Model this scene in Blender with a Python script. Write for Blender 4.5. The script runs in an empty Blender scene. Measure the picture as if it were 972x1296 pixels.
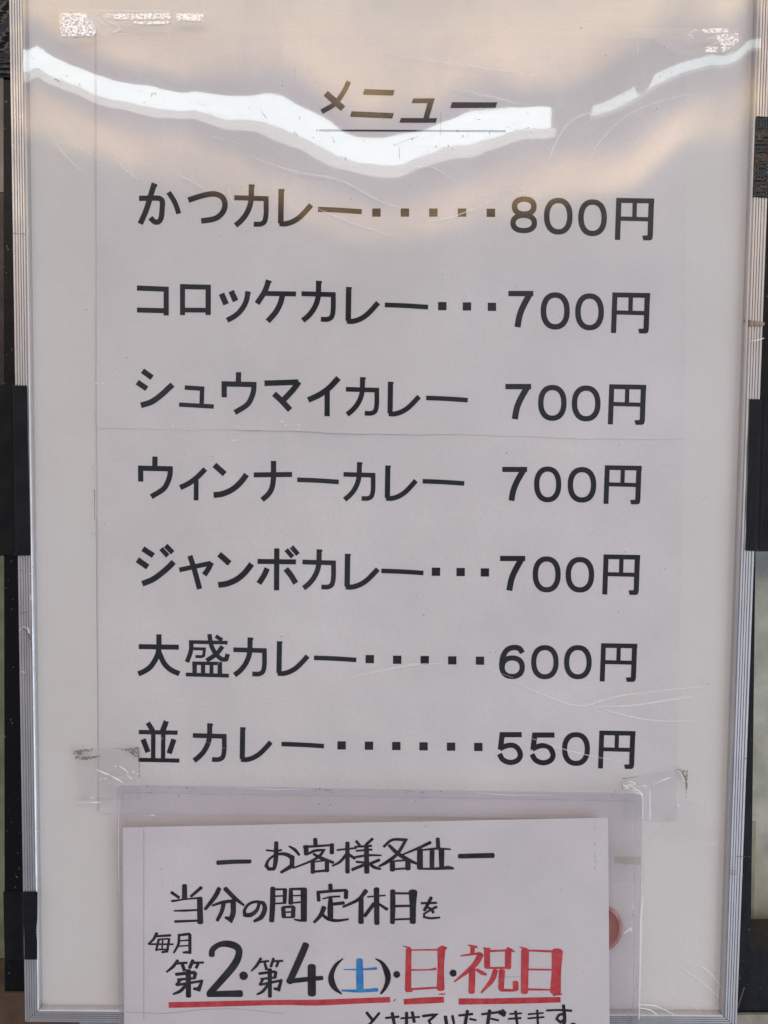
import bpy, bmesh, math, random
import numpy as np
random.seed(7)
C = bpy.context.scene
COL = C.collection

# ------------------------------------------------------------------ camera
F, CW, CH, DIST = 1100.0, 972.0, 1296.0, 0.44
RM = np.array([[0.99986399, 0.01331108, 0.00973688],
               [-0.00901428, -0.05330766, 0.99853745],
               [0.01381066, -0.99848941, -0.05318042]])      # columns: right, down, forward
CAM = np.array([0.0, -DIST, 0.0])
from mathutils import Matrix, Vector
cd = bpy.data.cameras.new('camera'); cam = bpy.data.objects.new('camera', cd); COL.objects.link(cam)
m = Matrix.Identity(4)
for r in range(3):
    m[r][0] = RM[r, 0]; m[r][1] = -RM[r, 1]; m[r][2] = -RM[r, 2]; m[r][3] = CAM[r]
cam.matrix_world = m
cd.sensor_fit = 'VERTICAL'; cd.sensor_height = 36.0; cd.sensor_width = 27.0
cd.lens = 36.0 * F / CH
cd.clip_start = 0.01; cd.clip_end = 100
C.camera = cam

# ------------------------------------------------------------------ world: the shaded street in front of the board
def lin(c):
    return tuple((v / 255.0 / 12.92) if v / 255.0 <= 0.04045 else ((v / 255.0 + 0.055) / 1.055) ** 2.4 for v in c)
W = bpy.data.worlds.new('World'); C.world = W; W.use_nodes = True
nt = W.node_tree; N = nt.nodes; L = nt.links
bg = N['Background']
tc = N.new('ShaderNodeTexCoord')
sep = N.new('ShaderNodeSeparateXYZ'); L.new(tc.outputs['Generated'], sep.inputs[0])
def math_node(op, a, b=None, tree=None):
    t = tree or nt
    n = t.nodes.new('ShaderNodeMath'); n.operation = op
    for i, v in enumerate((a, b)):
        if v is None: continue
        if isinstance(v, (int, float)): n.inputs[i].default_value = v
        else: t.links.new(v, n.inputs[i])
    return n.outputs[0]
ny = math_node('MAXIMUM', math_node('MULTIPLY', sep.outputs['Y'], -1.0), 0.12)
tz = math_node('DIVIDE', sep.outputs['Z'], ny)
nz = N.new('ShaderNodeTexNoise'); nz.inputs['Scale'].default_value = 2.2; nz.inputs['Detail'].default_value = 5
mpw = N.new('ShaderNodeMapping'); mpw.inputs['Scale'].default_value = (1.0, 1.0, 7.0)
L.new(tc.outputs['Generated'], mpw.inputs['Vector']); L.new(mpw.outputs[0], nz.inputs['Vector'])
tz2 = math_node('ADD', tz, math_node('MULTIPLY', math_node('SUBTRACT', nz.outputs['Fac'], 0.5), 0.045))
mr = N.new('ShaderNodeMapRange'); mr.inputs['From Min'].default_value = -0.6; mr.inputs['From Max'].default_value = 1.4
L.new(tz2, mr.inputs['Value'])
ramp = N.new('ShaderNodeValToRGB'); L.new(mr.outputs[0], ramp.inputs[0])
TL = (1.22 - 0.165) / 3.0                       # slope towards the lamp under the canopy
def T(t): return (t + 0.6) / 2.0
stops = [(-0.6, (0.18, 0.20, 0.26)), (0.0, (0.20, 0.22, 0.28)), (TL - 0.16, (0.28, 0.29, 0.34)), (TL - 0.115, (0.55, 0.50, 0.46)),
         (TL - 0.09, (3.5, 2.3, 1.2)), (TL - 0.07, (3.1, 2.0, 1.1)), (TL - 0.042, (0.55, 0.42, 0.50)), (TL + 0.028, (0.62, 0.48, 0.54)),
         (TL + 0.06, (3.3, 2.2, 1.15)), (TL + 0.09, (3.2, 2.1, 1.1)), (TL + 0.15, (2.4, 1.6, 0.95)), (0.66, (0.75, 0.70, 0.68)), (1.0, (0.45, 0.50, 0.60))]
cr = ramp.color_ramp
while len(cr.elements) < len(stops): cr.elements.new(0.5)
for e, (t, c) in zip(cr.elements, stops):
    e.position = T(t); e.color = (*c, 1)
nw = N.new('ShaderNodeTexNoise'); nw.inputs['Scale'].default_value = 3.5; nw.inputs['Detail'].default_value = 3
mp2 = N.new('ShaderNodeMapping'); mp2.inputs['Scale'].default_value = (1.6, 1.6, 2.6); L.new(tc.outputs['Generated'], mp2.inputs['Vector']); L.new(mp2.outputs[0], nw.inputs['Vector'])
mrw = N.new('ShaderNodeMapRange'); mrw.inputs['From Min'].default_value = 0.32; mrw.inputs['From Max'].default_value = 0.68
mrw.inputs['To Min'].default_value = 0.55; mrw.inputs['To Max'].default_value = 1.5; L.new(nw.outputs['Fac'], mrw.inputs['Value'])
vm = N.new('ShaderNodeVectorMath'); vm.operation = 'SCALE'; L.new(ramp.outputs[0], vm.inputs[0]); L.new(mrw.outputs[0], vm.inputs['Scale'])
L.new(vm.outputs[0], bg.inputs['Color']); bg.inputs['Strength'].default_value = 1.0

# ------------------------------------------------------------------ lamps
def area(name, loc, rot, sx, sy, radiance, col):
    d = bpy.data.lights.new(name, 'AREA'); d.shape = 'RECTANGLE'; d.size = sx; d.size_y = sy
    d.energy = radiance * math.pi * sx * sy; d.color = col
    o = bpy.data.objects.new(name, d); COL.objects.link(o); o.location = loc; o.rotation_euler = rot
    return o
LD, LZ = 3.0, 1.22               # distance and height of the strip lamp in front of the board
face = (math.radians(90), 0, 0)   # facing +Y
def strip(name, x0, x1, z0, z1, rad, col):
    return area(name, ((x0 + x1) / 2, -LD, (z0 + z1) / 2), face, x1 - x0, z1 - z0, rad, col)
strip('strip_lamp', -2.2, 0.585, LZ - 0.05, LZ + 0.05, 7.6, (0.86, 1.0, 1.0))
strip('strip_lamp_housing', -2.2, 0.60, LZ - 0.094, LZ - 0.051, 3.2, (0.95, 1.0, 0.93))  # added dim light, makes the pale band below the streak
strip('strip_lamp_second', 0.73, 1.9, LZ - 0.021, LZ + 0.023, 4.8, (0.86, 1.0, 1.0))
strip('strip_second_halo_fill', 0.73, 1.9, LZ - 0.036, LZ - 0.022, 1.3, (0.95, 1.0, 1.0))  # added dim light, pale rim under the second streak
def aim(o, t): o.rotation_euler = (Vector(t) - o.location).to_track_quat('-Z', 'Y').to_euler()
aim(area('soft_overhead_fill', (0.0, -1.2, 1.9), (0, 0, 0), 2.2, 1.2, 0.66, (0.93, 0.99, 1.06)), (0, 0, 0))  # added soft key from above, kept out of the film's reflection
aim(area('soft_side_fill', (1.7, -1.3, -0.75), (0, 0, 0), 1.4, 1.4, 2.75, (0.82, 0.97, 1.13)), (0, 0, -0.1))  # added side fill, brightens the board from the lower right
C.view_settings.view_transform = 'Standard'; C.view_settings.look = 'None'
C.view_settings.exposure = 0.0; C.view_settings.gamma = 1.0
C.cycles.transparent_max_bounces = 24; C.cycles.max_bounces = 10

# ------------------------------------------------------------------ helpers
def P(px, py, h=0.0):
    """the point of the photograph at (px, py) on the plane h metres in front of the board"""
    d = RM @ np.array([px - CW / 2, py - CH / 2, F])
    k = (-h - CAM[1]) / d[1]
    q = CAM + d * k
    return (q[0], q[1], q[2])

def mesh_obj(name, verts, faces, mat, parent=None, smooth=False):
    me = bpy.data.meshes.new(name); me.from_pydata([tuple(v) for v in verts], [], faces); me.update()
    if smooth:
        me.polygons.foreach_set('use_smooth', [True] * len(me.polygons))
    o = bpy.data.objects.new(name, me); COL.objects.link(o)
    if mat: me.materials.append(mat)
    if parent:
        off = Vector((0, 0, 0)); p_ = parent
        while p_: off += p_.location; p_ = p_.parent
        me.transform(Matrix.Translation(-off))
        o.parent = parent
    return o
def tag(o, label=None, cat=None, group=None):
    if label: o['label'] = label
    if cat: o['category'] = cat
    if group: o['group'] = group
    return o
def thing(name, loc, label, cat, group=None):
    o = bpy.data.objects.new(name, None); COL.objects.link(o); o.location = loc; o.empty_display_size = 0.02
    return tag(o, label, cat, group)

def ip(tab, x):
    xs = [a for a, _ in tab]; ys = [b for _, b in tab]
    return float(np.interp(x, xs, ys))
def sm(a, b, x):
    t = min(1, max(0, (x - a) / (b - a))); return t * t * (3 - 2 * t)

def wave(px, py):
    return 0.00034 * (math.sin(px * 0.021 + 1.3 + py * 0.006) + math.sin(py * 0.031 + px * 0.009) * 0.8 + math.sin((px - py) * 0.013 + 2.0))

def grid_slab(name, quad, nx, ny, hf, hb, mat, parent=None, warp=None):
    """a thin sheet: quad = TL, TR, BR, BL in photo pixels; hf(u, v, px, py) front height, hb back height"""
    TLc, TRc, BRc, BLc = [np.array(q, float) for q in quad]
    V = []; Fc = []
    for j in range(ny + 1):
        v = j / ny
        for i in range(nx + 1):
            u = i / nx
            p = (TLc * (1 - u) + TRc * u) * (1 - v) + (BLc * (1 - u) + BRc * u) * v
            if warp: p = p + np.array([0, warp(u, v)])
            h = hf(u, v, p[0], p[1])
            V.append(P(p[0], p[1], h))
    nV = len(V)
    idx = lambda i, j: j * (nx + 1) + i
    for j in range(ny):
        for i in range(nx):
            Fc.append((idx(i, j), idx(i, j + 1), idx(i + 1, j + 1), idx(i + 1, j)))
    if hb is not None:
        edge = [idx(i, 0) for i in range(nx + 1)] + [idx(nx, j) for j in range(1, ny + 1)] + [idx(i, ny) for i in range(nx - 1, -1, -1)] + [idx(0, j) for j in range(ny - 1, 0, -1)]
        ne = len(edge)
        V += [V[k] for k in edge] + [(V[k][0], max(V[k][1] + 0.00008, -hb), V[k][2]) for k in edge]
        for a in range(ne): Fc.append((nV + a, nV + (a + 1) % ne, nV + ne + (a + 1) % ne, nV + ne + a))
        Fc.append(tuple(nV + ne + a for a in range(ne)))
    return mesh_obj(name, V, Fc, mat, parent, True)

# ------------------------------------------------------------------ materials
def new_mat(name):
    mt = bpy.data.materials.new(name); mt.use_nodes = True
    return mt, mt.node_tree, mt.node_tree.nodes['Principled BSDF']
def noise(t, scale, detail=3, rough=0.5, vec=None, dim=None):
    n = t.nodes.new('ShaderNodeTexNoise'); n.inputs['Scale'].default_value = scale
    n.inputs['Detail'].default_value = detail; n.inputs['Roughness'].default_value = rough
    if vec is None:
        g = t.nodes.new('ShaderNodeNewGeometry'); vec = g.outputs['Position']
    t.links.new(vec, n.inputs['Vector']); return n.outputs['Fac']
def mixc(t, fac, a, b):
    n = t.nodes.new('ShaderNodeMix'); n.data_type = 'RGBA'
    if isinstance(fac, float): n.inputs['Factor'].default_value = fac
    else: t.links.new(fac, n.inputs['Factor'])
    for s, v in (('A', a), ('B', b)):
        sock = [i for i in n.inputs if i.name == s and i.type == 'RGBA'][0]
        if isinstance(v, tuple): sock.default_value = (*v, 1)
        else: t.links.new(v, sock)
    return [o for o in n.outputs if o.type == 'RGBA'][0]
def ramp_f(t, fac, stops):
    n = t.nodes.new('ShaderNodeValToRGB'); t.links.new(fac, n.inputs[0])
    e = n.color_ramp.elements
    while len(e) < len(stops): e.new(0.5)
    for x, (p, v) in zip(e, stops): x.position = p; x.color = (v, v, v, 1)
    return n.outputs[0]
def bump(t, bsdf, fac, strength, dist):
    b = t.nodes.new('ShaderNodeBump'); b.inputs['Strength'].default_value = strength; b.inputs['Distance'].default_value = dist
    t.links.new(fac, b.inputs['Height']); t.links.new(b.outputs[0], bsdf.inputs['Normal'])
def scaled_pos(t, sx, sy, sz):
    g = t.nodes.new('ShaderNodeNewGeometry'); mp = t.nodes.new('ShaderNodeMapping')
    mp.inputs['Scale'].default_value = (sx, sy, sz); t.links.new(g.outputs['Position'], mp.inputs['Vector']); return mp.outputs[0]

def paper_mat(name, c0, c1, specks=0.0):
    mt, t, b = new_mat(name)
    col = mixc(t, ramp_f(t, noise(t, 16, 4, 0.55), [(0.3, 0), (0.7, 1)]), c0, c1)
    f2 = ramp_f(t, noise(t, 900, 2), [(0.3, 0.0), (0.75, 1.0)])
    dk = tuple(v * 0.94 for v in c0)
    col = mixc(t, math_node('MULTIPLY', f2, 0.45, t), col, dk)
    if specks:
        sp = ramp_f(t, noise(t, 260, 1, 0.3), [(0.80, 0), (0.84, 1)])
        col = mixc(t, math_node('MULTIPLY', sp, specks, t), col, (0.18, 0.17, 0.17))
    t.links.new(col, b.inputs['Base Color']); b.inputs['Roughness'].default_value = 0.75
    b.inputs['Specular IOR Level'].default_value = 0.25
    bump(t, b, noise(t, 60, 5, 0.6), 0.25, 0.002)
    return mt
M_board = paper_mat('white board face', (0.685, 0.68, 0.675), (0.725, 0.72, 0.718))
M_paper = paper_mat('menu paper', (0.64, 0.633, 0.648), (0.74, 0.73, 0.745))
M_note = paper_mat('notice paper', (0.60, 0.60, 0.625), (0.71, 0.705, 0.725), 0.3)

def ink_mat(name, c, c2=None, s=120, rough=0.6):
    mt, t, b = new_mat(name)
    col = mixc(t, ramp_f(t, noise(t, s, 4, 0.65), [(0.35, 0), (0.7, 1)]), c, c2 or tuple(v * 1.5 for v in c))
    t.links.new(col, b.inputs['Base Color']); b.inputs['Roughness'].default_value = rough
    b.inputs['Specular IOR Level'].default_value = 0.1
    return mt
M_ink = ink_mat('printed ink', (0.010, 0.011, 0.014), (0.018, 0.019, 0.024))
M_brush = ink_mat('brush ink', (0.007, 0.007, 0.010), (0.030, 0.031, 0.038), 160)
M_red = ink_mat('red marker', (0.44, 0.035, 0.045), (0.60, 0.085, 0.095), 220)
M_blue = ink_mat('blue marker', (0.03, 0.19, 0.50), (0.07, 0.30, 0.62), 220)
M_pencil = ink_mat('pencil', (0.42, 0.41, 0.42), (0.5, 0.49, 0.5))

def film_mat(name, fac, rough, tint=(1, 1, 1), speck=0.0, haze=0.0):
    mt, t, b = new_mat(name)
    t.nodes.remove(b); out = t.nodes['Material Output']
    tr = t.nodes.new('ShaderNodeBsdfTransparent'); tr.inputs[0].default_value = (*tint, 1)
    gl = t.nodes.new('ShaderNodeBsdfGlossy'); gl.inputs['Roughness'].default_value = rough
    gl.inputs['Color'].default_value = (1, 1, 1, 1)
    fr = t.nodes.new('ShaderNodeFresnel'); gb = t.nodes.new('ShaderNodeNewGeometry')
    # a thin film reflects alike from both sides
    t.links.new(math_node('ADD', math_node('MULTIPLY', gb.outputs['Backfacing'], 1 / 1.45 - 1.45, t), 1.45, t), fr.inputs['IOR'])
    f = math_node('MULTIPLY', fr.outputs[0], fac, t)
    if speck:
        # dust and fine scuffs break the gloss
        sp = ramp_f(t, noise(t, 1100, 2, 0.5), [(0.60, 1.0), (0.68, 1 - speck)])
        sc = ramp_f(t, noise(t, 30, 3, 0.6, scaled_pos(t, 1.0, 1, 40)), [(0.3, 0.86), (0.6, 1.0)])
        f = math_node('MULTIPLY', math_node('MULTIPLY', f, sp, t), sc, t)
    mx = t.nodes.new('ShaderNodeMixShader'); t.links.new(f, mx.inputs[0])
    t.links.new(tr.outputs[0], mx.inputs[1]); t.links.new(gl.outputs[0], mx.inputs[2])
    res = mx.outputs[0]
    if haze:
        df = t.nodes.new('ShaderNodeBsdfDiffuse'); df.inputs[0].default_value = (0.75, 0.75, 0.78, 1)
        m2 = t.nodes.new('ShaderNodeMixShader'); m2.inputs[0].default_value = haze
        t.links.new(res, m2.inputs[1]); t.links.new(df.outputs[0], m2.inputs[2]); res = m2.outputs[0]
    t.links.new(res, out.inputs['Surface'])
    return mt
M_film = film_mat('clear cover film', 2.0, 0.022, (0.985, 0.985, 0.985), 0.30)
M_sleeve = film_mat('soft clear plastic', 1.0, 0.10, (0.965, 0.955, 0.967), 0.0, 0.008)
M_seam = film_mat('welded plastic seam', 1.5, 0.2, (0.93, 0.92, 0.94), 0.0, 0.10)
M_tape = film_mat('clear tape', 1.3, 0.18, (0.97, 0.968, 0.972), 0.0, 0.03)
M_tape_faint = film_mat('old clear tape', 1.0, 0.3, (0.985, 0.985, 0.988), 0.0, 0.006)
M_tape_yel = film_mat('yellowed tape', 1.0, 0.3, (0.86, 0.82, 0.72), 0.0, 0.02)

def alpha_white(name, a, col=(0.85, 0.86, 0.88), ns=None, thr=(0.45, 0.55)):
    mt, t, b = new_mat(name)
    out = t.nodes['Material Output']; b.inputs['Base Color'].default_value = (*col, 1); b.inputs['Roughness'].default_value = 0.35
    tr = t.nodes.new('ShaderNodeBsdfTransparent'); mx = t.nodes.new('ShaderNodeMixShader')
    if ns:
        f = ramp_f(t, noise(t, ns, 2, 0.6), [(thr[0], 0), (thr[1], 1)])
        t.links.new(math_node('MULTIPLY', f, a, t), mx.inputs[0])
    else: mx.inputs[0].default_value = a
    t.links.new(tr.outputs[0], mx.inputs[1]); t.links.new(b.outputs[0], mx.inputs[2]); t.links.new(mx.outputs[0], out.inputs['Surface'])
    return mt
M_scratch = alpha_white('film scratch', 0.34, (0.93, 0.94, 0.95))
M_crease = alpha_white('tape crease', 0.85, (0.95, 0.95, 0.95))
M_speck = alpha_white('dirt speck', 0.75, (0.10, 0.095, 0.09))
M_grime = alpha_white('grime', 0.75, (0.16, 0.14, 0.115), 700, (0.36, 0.5))
M_hatch = alpha_white('dirty tape glue', 0.85, (0.20, 0.18, 0.14), 900, (0.40, 0.48))
def crackle_mat():
    mt, t, b = new_mat('silvered tape')
    out = t.nodes['Material Output']; b.inputs['Base Color'].default_value = (0.95, 0.95, 0.93, 1); b.inputs['Roughness'].default_value = 0.3  # white base colour paints in part of the bubbles' lamp reflection
    nv = noise(t, 520, 1, 0.4, scaled_pos(t, 1.0, 1, 1.5))
    ridge = math_node('ABSOLUTE', math_node('SUBTRACT', nv, 0.5, t), None, t)
    f = ramp_f(t, ridge, [(0.06, 1.0), (0.12, 0.12)])
    gl = t.nodes.new('ShaderNodeBsdfGlossy'); gl.inputs['Roughness'].default_value = 0.45; gl.inputs['Color'].default_value = (0.95, 0.96, 1.0, 1)
    bp = t.nodes.new('ShaderNodeBump'); bp.inputs['Strength'].default_value = 0.5; bp.inputs['Distance'].default_value = 0.0006
    t.links.new(nv, bp.inputs['Height']); t.links.new(bp.outputs[0], gl.inputs['Normal'])
    ad = t.nodes.new('ShaderNodeMixShader'); ad.inputs[0].default_value = 0.55
    t.links.new(b.outputs[0], ad.inputs[1]); t.links.new(gl.outputs[0], ad.inputs[2])
    tr = t.nodes.new('ShaderNodeBsdfTransparent'); mx = t.nodes.new('ShaderNodeMixShader')
    t.links.new(f, mx.inputs[0]); t.links.new(tr.outputs[0], mx.inputs[1]); t.links.new(ad.outputs[0], mx.inputs[2])
    t.links.new(mx.outputs[0], out.inputs['Surface'])
    return mt
M_crackle = crackle_mat()

mt, t, b = new_mat('anodised aluminium')
b.inputs['Metallic'].default_value = 0.75
t.links.new(mixc(t, noise(t, 90, 4, 0.6, scaled_pos(t, 8, 1, 1)), (0.50, 0.50, 0.52), (0.62, 0.62, 0.63)), b.inputs['Base Color'])
t.links.new(ramp_f(t, noise(t, 70, 4), [(0.3, 0.34), (0.7, 0.5)]), b.inputs['Roughness'])
M_alu = mt
mt, t, b = new_mat('black vinyl tape')
t.links.new(mixc(t, noise(t, 120, 4), (0.006, 0.007, 0.009), (0.016, 0.017, 0.021)), b.inputs['Base Color'])
b.inputs['Roughness'].default_value = 0.5; b.inputs['Specular IOR Level'].default_value = 0.15
bump(t, b, noise(t, 140, 5, 0.6, scaled_pos(t, 0.5, 1, 1.5)), 0.3, 0.001)
M_vinyl = mt
mt, t, b = new_mat('glossy black tape')
b.inputs['Base Color'].default_value = (0.008, 0.008, 0.01, 1); b.inputs['Roughness'].default_value = 0.18
bump(t, b, noise(t, 150, 3, 0.6, scaled_pos(t, 0.4, 1, 1.2)), 0.7, 0.002)
M_vinyl_gloss = mt
mt, t, b = new_mat('black painted steel')
sp = ramp_f(t, noise(t, 600, 1, 0.4), [(0.74, 0), (0.78, 1)])
t.links.new(mixc(t, sp, (0.006, 0.006, 0.008), (0.14, 0.14, 0.14)), b.inputs['Base Color']); b.inputs['Roughness'].default_value = 0.35; b.inputs['Specular IOR Level'].default_value = 0.2
bump(t, b, noise(t, 80, 4), 0.2, 0.002)
M_black = mt
def plain(name, c0, c1, s, rough, bs=0.2):
    mt, t, b = new_mat(name)
    t.links.new(mixc(t, ramp_f(t, noise(t, s, 5, 0.6), [(0.3, 0), (0.7, 1)]), c0, c1), b.inputs['Base Color']); b.inputs['Roughness'].default_value = rough
    bump(t, b, noise(t, s * 2, 4), bs, 0.003); return mt
M_lining = plain('yellowed window lining', (0.40, 0.395, 0.33), (0.66, 0.65, 0.57), 60, 0.7)
M_lining_edge = plain('shadowy lining edge', (0.32, 0.31, 0.21), (0.48, 0.46, 0.33), 70, 0.7)  # darker tone for the strip along the lining's left edge
M_green = plain('green lining', (0.14, 0.17, 0.10), (0.30, 0.33, 0.23), 50, 0.7)
M_dull = plain('olive grey lining', (0.15, 0.145, 0.12), (0.42, 0.40, 0.35), 25, 0.4)
M_dark = plain('dark lining', (0.012, 0.010, 0.010), (0.05, 0.032, 0.030), 30, 0.35)
M_wood = plain('dark wood', (0.05, 0.028, 0.017), (0.13, 0.075, 0.045), 60, 0.5)
M_sill = plain('pale sill', (0.20, 0.19, 0.15), (0.34, 0.33, 0.28), 90, 0.6)
M_pane = film_mat('window glass', 1.6, 0.02, (0.96, 0.97, 0.96))
mt, t, b = new_mat('red plastic')
t.links.new(mixc(t, noise(t, 200, 3), (0.30, 0.105, 0.075), (0.38, 0.15, 0.11)), b.inputs['Base Color']); b.inputs['Roughness'].default_value = 0.25
M_magnet = mt
M_magrim = plain('worn red rim', (0.34, 0.13, 0.11), (0.48, 0.24, 0.20), 200, 0.4)
M_brown = plain('brown tape', (0.20, 0.15, 0.11), (0.33, 0.26, 0.20), 160, 0.45)

# ------------------------------------------------------------------ the board (frame, panel, cover film)
LEFT_OUT = [(-60, 10), (0, 11), (325, 15), (650, 19), (800, 22), (975, 26), (1250, 31), (1292, 32)]
LEFT_IN = [(-60, 31), (0, 32), (325, 36), (650, 40), (800, 43.5), (975, 47), (1250, 49.5), (1292, 50)]
board = thing('notice_board', (0.0, 0.0, -0.30), 'white notice board in a ridged aluminium frame, covered by wavy clear film', 'notice board')
PROF = [(0.0, -0.008), (0.0, 0.0038), (0.05, 0.0044)]
for k in range(5):
    a = 0.05 + 0.155 * k + (0.03 if k else 0)
    PROF += [(a + 0.005, 0.0046), (a + 0.105, 0.0046), (a + 0.12, 0.0040), (a + 0.145, 0.0040)]
PROF += [(0.90, 0.0046), (0.965, 0.0042), (1.0, 0.0034), (1.0, 0.0)]
def rail(path_out, path_in, label=None):
    V = []; Fc = []; n = len(PROF)
    for (ox, oy), (ix, iy) in zip(path_out, path_in):
        O = np.array(P(ox, oy, 0.004)); I = np.array(P(ix, iy, 0.004))
        for u, h in PROF:
            q = O * (1 - u) + I * u; V.append((q[0], -h, q[2]))
    for j in range(len(path_out) - 1):
        for i in range(n - 1):
            Fc.append((j * n + i, j * n + i + 1, (j + 1) * n + i + 1, (j + 1) * n + i))
    for j in (0, len(path_out) - 1):
        Fc.append(tuple(j * n + i for i in range(n)))
    return mesh_obj('frame_rail', V, Fc, M_alu, board)
TOPy = -38
BLo, BLi, BRo, BRi = (31.5, 1293), (50, 1277), (932.5, 1301), (913.5, 1284)
TLo, TLi, TRo, TRi = (10.5, TOPy - 20), (31.5, TOPy), (982.5, TOPy - 12), (959, TOPy + 7)
def lerp_path(a, b, n=1): return [tuple(np.array(a) * (1 - i / n) + np.array(b) * i / n) for i in range(n + 1)]
def gap(p, q, g=0.35):
    p = np.array(p, float); q = np.array(q, float); d = (q - p) / np.linalg.norm(q - p)
    return tuple(p + d * g), tuple(q - d * g)
for (o0, o1), (i0, i1) in (((TLo, BLo), (TLi, BLi)), ((BLo, BRo), (BLi, BRi)), ((BRo, TRo), (BRi, TRi)), ((TRo, TLo), (TRi, TLi))):
    oa, ob = gap(o0, o1); ia, ib = gap(i0, i1)
    rail(lerp_path(oa, ob), lerp_path(ia, ib))
# back panel: a 6 mm board
pc = [np.array(P(*c, 0.0)) for c in (TLi, TRi, BRi, BLi)]
ctr = sum(pc) / 4
pc = [ctr + (p - ctr) * 1.012 for p in pc]
V = [(p[0], 0.0, p[2]) for p in pc] + [(p[0], 0.006, p[2]) for p in pc]
mesh_obj('back_panel', V, [(0, 3, 2, 1), (4, 5, 6, 7), (0, 1, 5, 4), (1, 2, 6, 5), (2, 3, 7, 6), (3, 0, 4, 7)], M_board, board)

# cover film: its slow ripples bend the reflection of the strip lamp and the canopy
ST = [(20, 50), (32, 58), (60, 84), (115, 95), (160, 110), (205, 117), (260, 118), (330, 118), (370, 130), (410, 150), (450, 172), (490, 173), (535, 168),
      (570, 150), (590, 138), (640, 137), (690, 138), (740, 130), (795, 112), (850, 82), (900, 70), (935, 62), (957, 48), (975, 40)]
SB = [(20, 86), (32, 90), (60, 98), (115, 120), (160, 128), (205, 135), (260, 145), (330, 150), (370, 168), (410, 190), (450, 205), (490, 208), (535, 200),
      (570, 187), (610, 173), (640, 167), (690, 164), (740, 152), (795, 134), (850, 98), (900, 85), (935, 78), (957, 62), (975, 54)]
nx, nz_ = 150, 330
x0, x1, z0, z1 = -0.1755, 0.1868, -0.2868, 0.2525
xs = np.linspace(x0, x1, nx + 1); zs = np.linspace(z1, z0, nz_ + 1)
def px_of(x, z):                 # board plane -> photo pixel
    v = RM.T @ (np.array([x, 0, z]) - CAM); return v[0] / v[2] * F + CW / 2, v[1] / v[2] * F + CH / 2
kern = np.array([1, 2, 3, 4, 3, 2, 1.0]); kern /= kern.sum()
def smooth(a): return np.convolve(np.pad(a, 3, mode='edge'), kern, mode='valid')
zT = []; zB = []
for x in xs:
    pxm, _ = px_of(x, 0.165)
    zT.append(P(pxm, ip(ST, pxm))[2]); zB.append(P(pxm, ip(SB, pxm))[2])
zT = smooth(smooth(smooth(np.array(zT)))); zB = smooth(smooth(smooth(np.array(zB))))
LC = [(20, .03), (40, .03), (100, .036), (200, .035), (330, .027), (450, .006), (520, .004), (600, .02), (685, .024), (740, .035), (795, .05), (850, .06), (900, .06), (935, .075), (955, .07)]
Hh = np.zeros((nz_ + 1, nx + 1))
RIP = [(0.0010, 110, 70, 0.3), (0.0006, 190, -120, 1.7), (0.00035, 330, 160, 2.9), (0.0002, 560, -60, 0.9), (0.00015, 900, 330, 4.0)]
flat = 1 + LD / DIST
for i in range(nx + 1):
    lampw = 0.10 - 0.04 * sm(660, 840, px_of(xs[i], 0.165)[0])
    S = min(11.0, max(3.6, lampw / max(0.004, zT[i] - zB[i]))); zc = 0.5 * (zT[i] + zB[i])
    h = 0.0; LZc = LZ + ip(LC, px_of(xs[i], 0.165)[0])
    for j in range(nz_, -1, -1):
        z = zs[j]
        far = min(1, max(0, (abs(z - zc) - 0.012) / 0.05))
        S2 = S * (1 - far) + flat * far
        dlt = (LZc + S2 * (z - zc)) - flat * z
        w = sm(zc - 0.13, zc - 0.045, z)
        hz = -dlt * w / (2 * LD)
        if z > -0.17:
            hz += (0.0022 * math.sin(xs[i] * 30 + z * 55) + 0.0016 * math.sin(xs[i] * 70 - z * 38 + 1)) * (1 - w) * sm(-0.17, -0.12, z)
        if z > 0.02:
            hz += sm(0.02, 0.10, z) * (1 - 0.55 * sm(680, 760, px_of(xs[i], 0.165)[0])) * sum(a_ * math.sin(xs[i] * fx_ + z * fz_ + ph_) for a_, fx_, fz_, ph_ in RIP)
        if j < nz_: h += hz * (zs[j] - zs[j + 1])
        Hh[j, i] = h
print('film height raw', Hh.min(), Hh.max(), Hh[0].min(), Hh[0].max())
Hh = Hh - min(0.0, Hh.min()) * 1.0 + 0.0018
V = [(xs[i] * (1 - (Hh[j, i] - 0.0018) / DIST), -Hh[j, i], zs[j]) for j in range(nz_ + 1) for i in range(nx + 1)]
Fc = [(j * (nx + 1) + i, (j + 1) * (nx + 1) + i, (j + 1) * (nx + 1) + i + 1, j * (nx + 1) + i + 1) for j in range(nz_) for i in range(nx)]
film = mesh_obj('clear_cover', V, Fc, M_film, board, True)
def film_h(px, py):
    q = P(px, py, 0.003); i = (q[0] - x0) / (x1 - x0) * nx; j = (z1 - q[2]) / (z1 - z0) * nz_
    i = int(min(nx, max(0, round(i)))); j = int(min(nz_, max(0, round(j))))
    return Hh[j, i]

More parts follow.
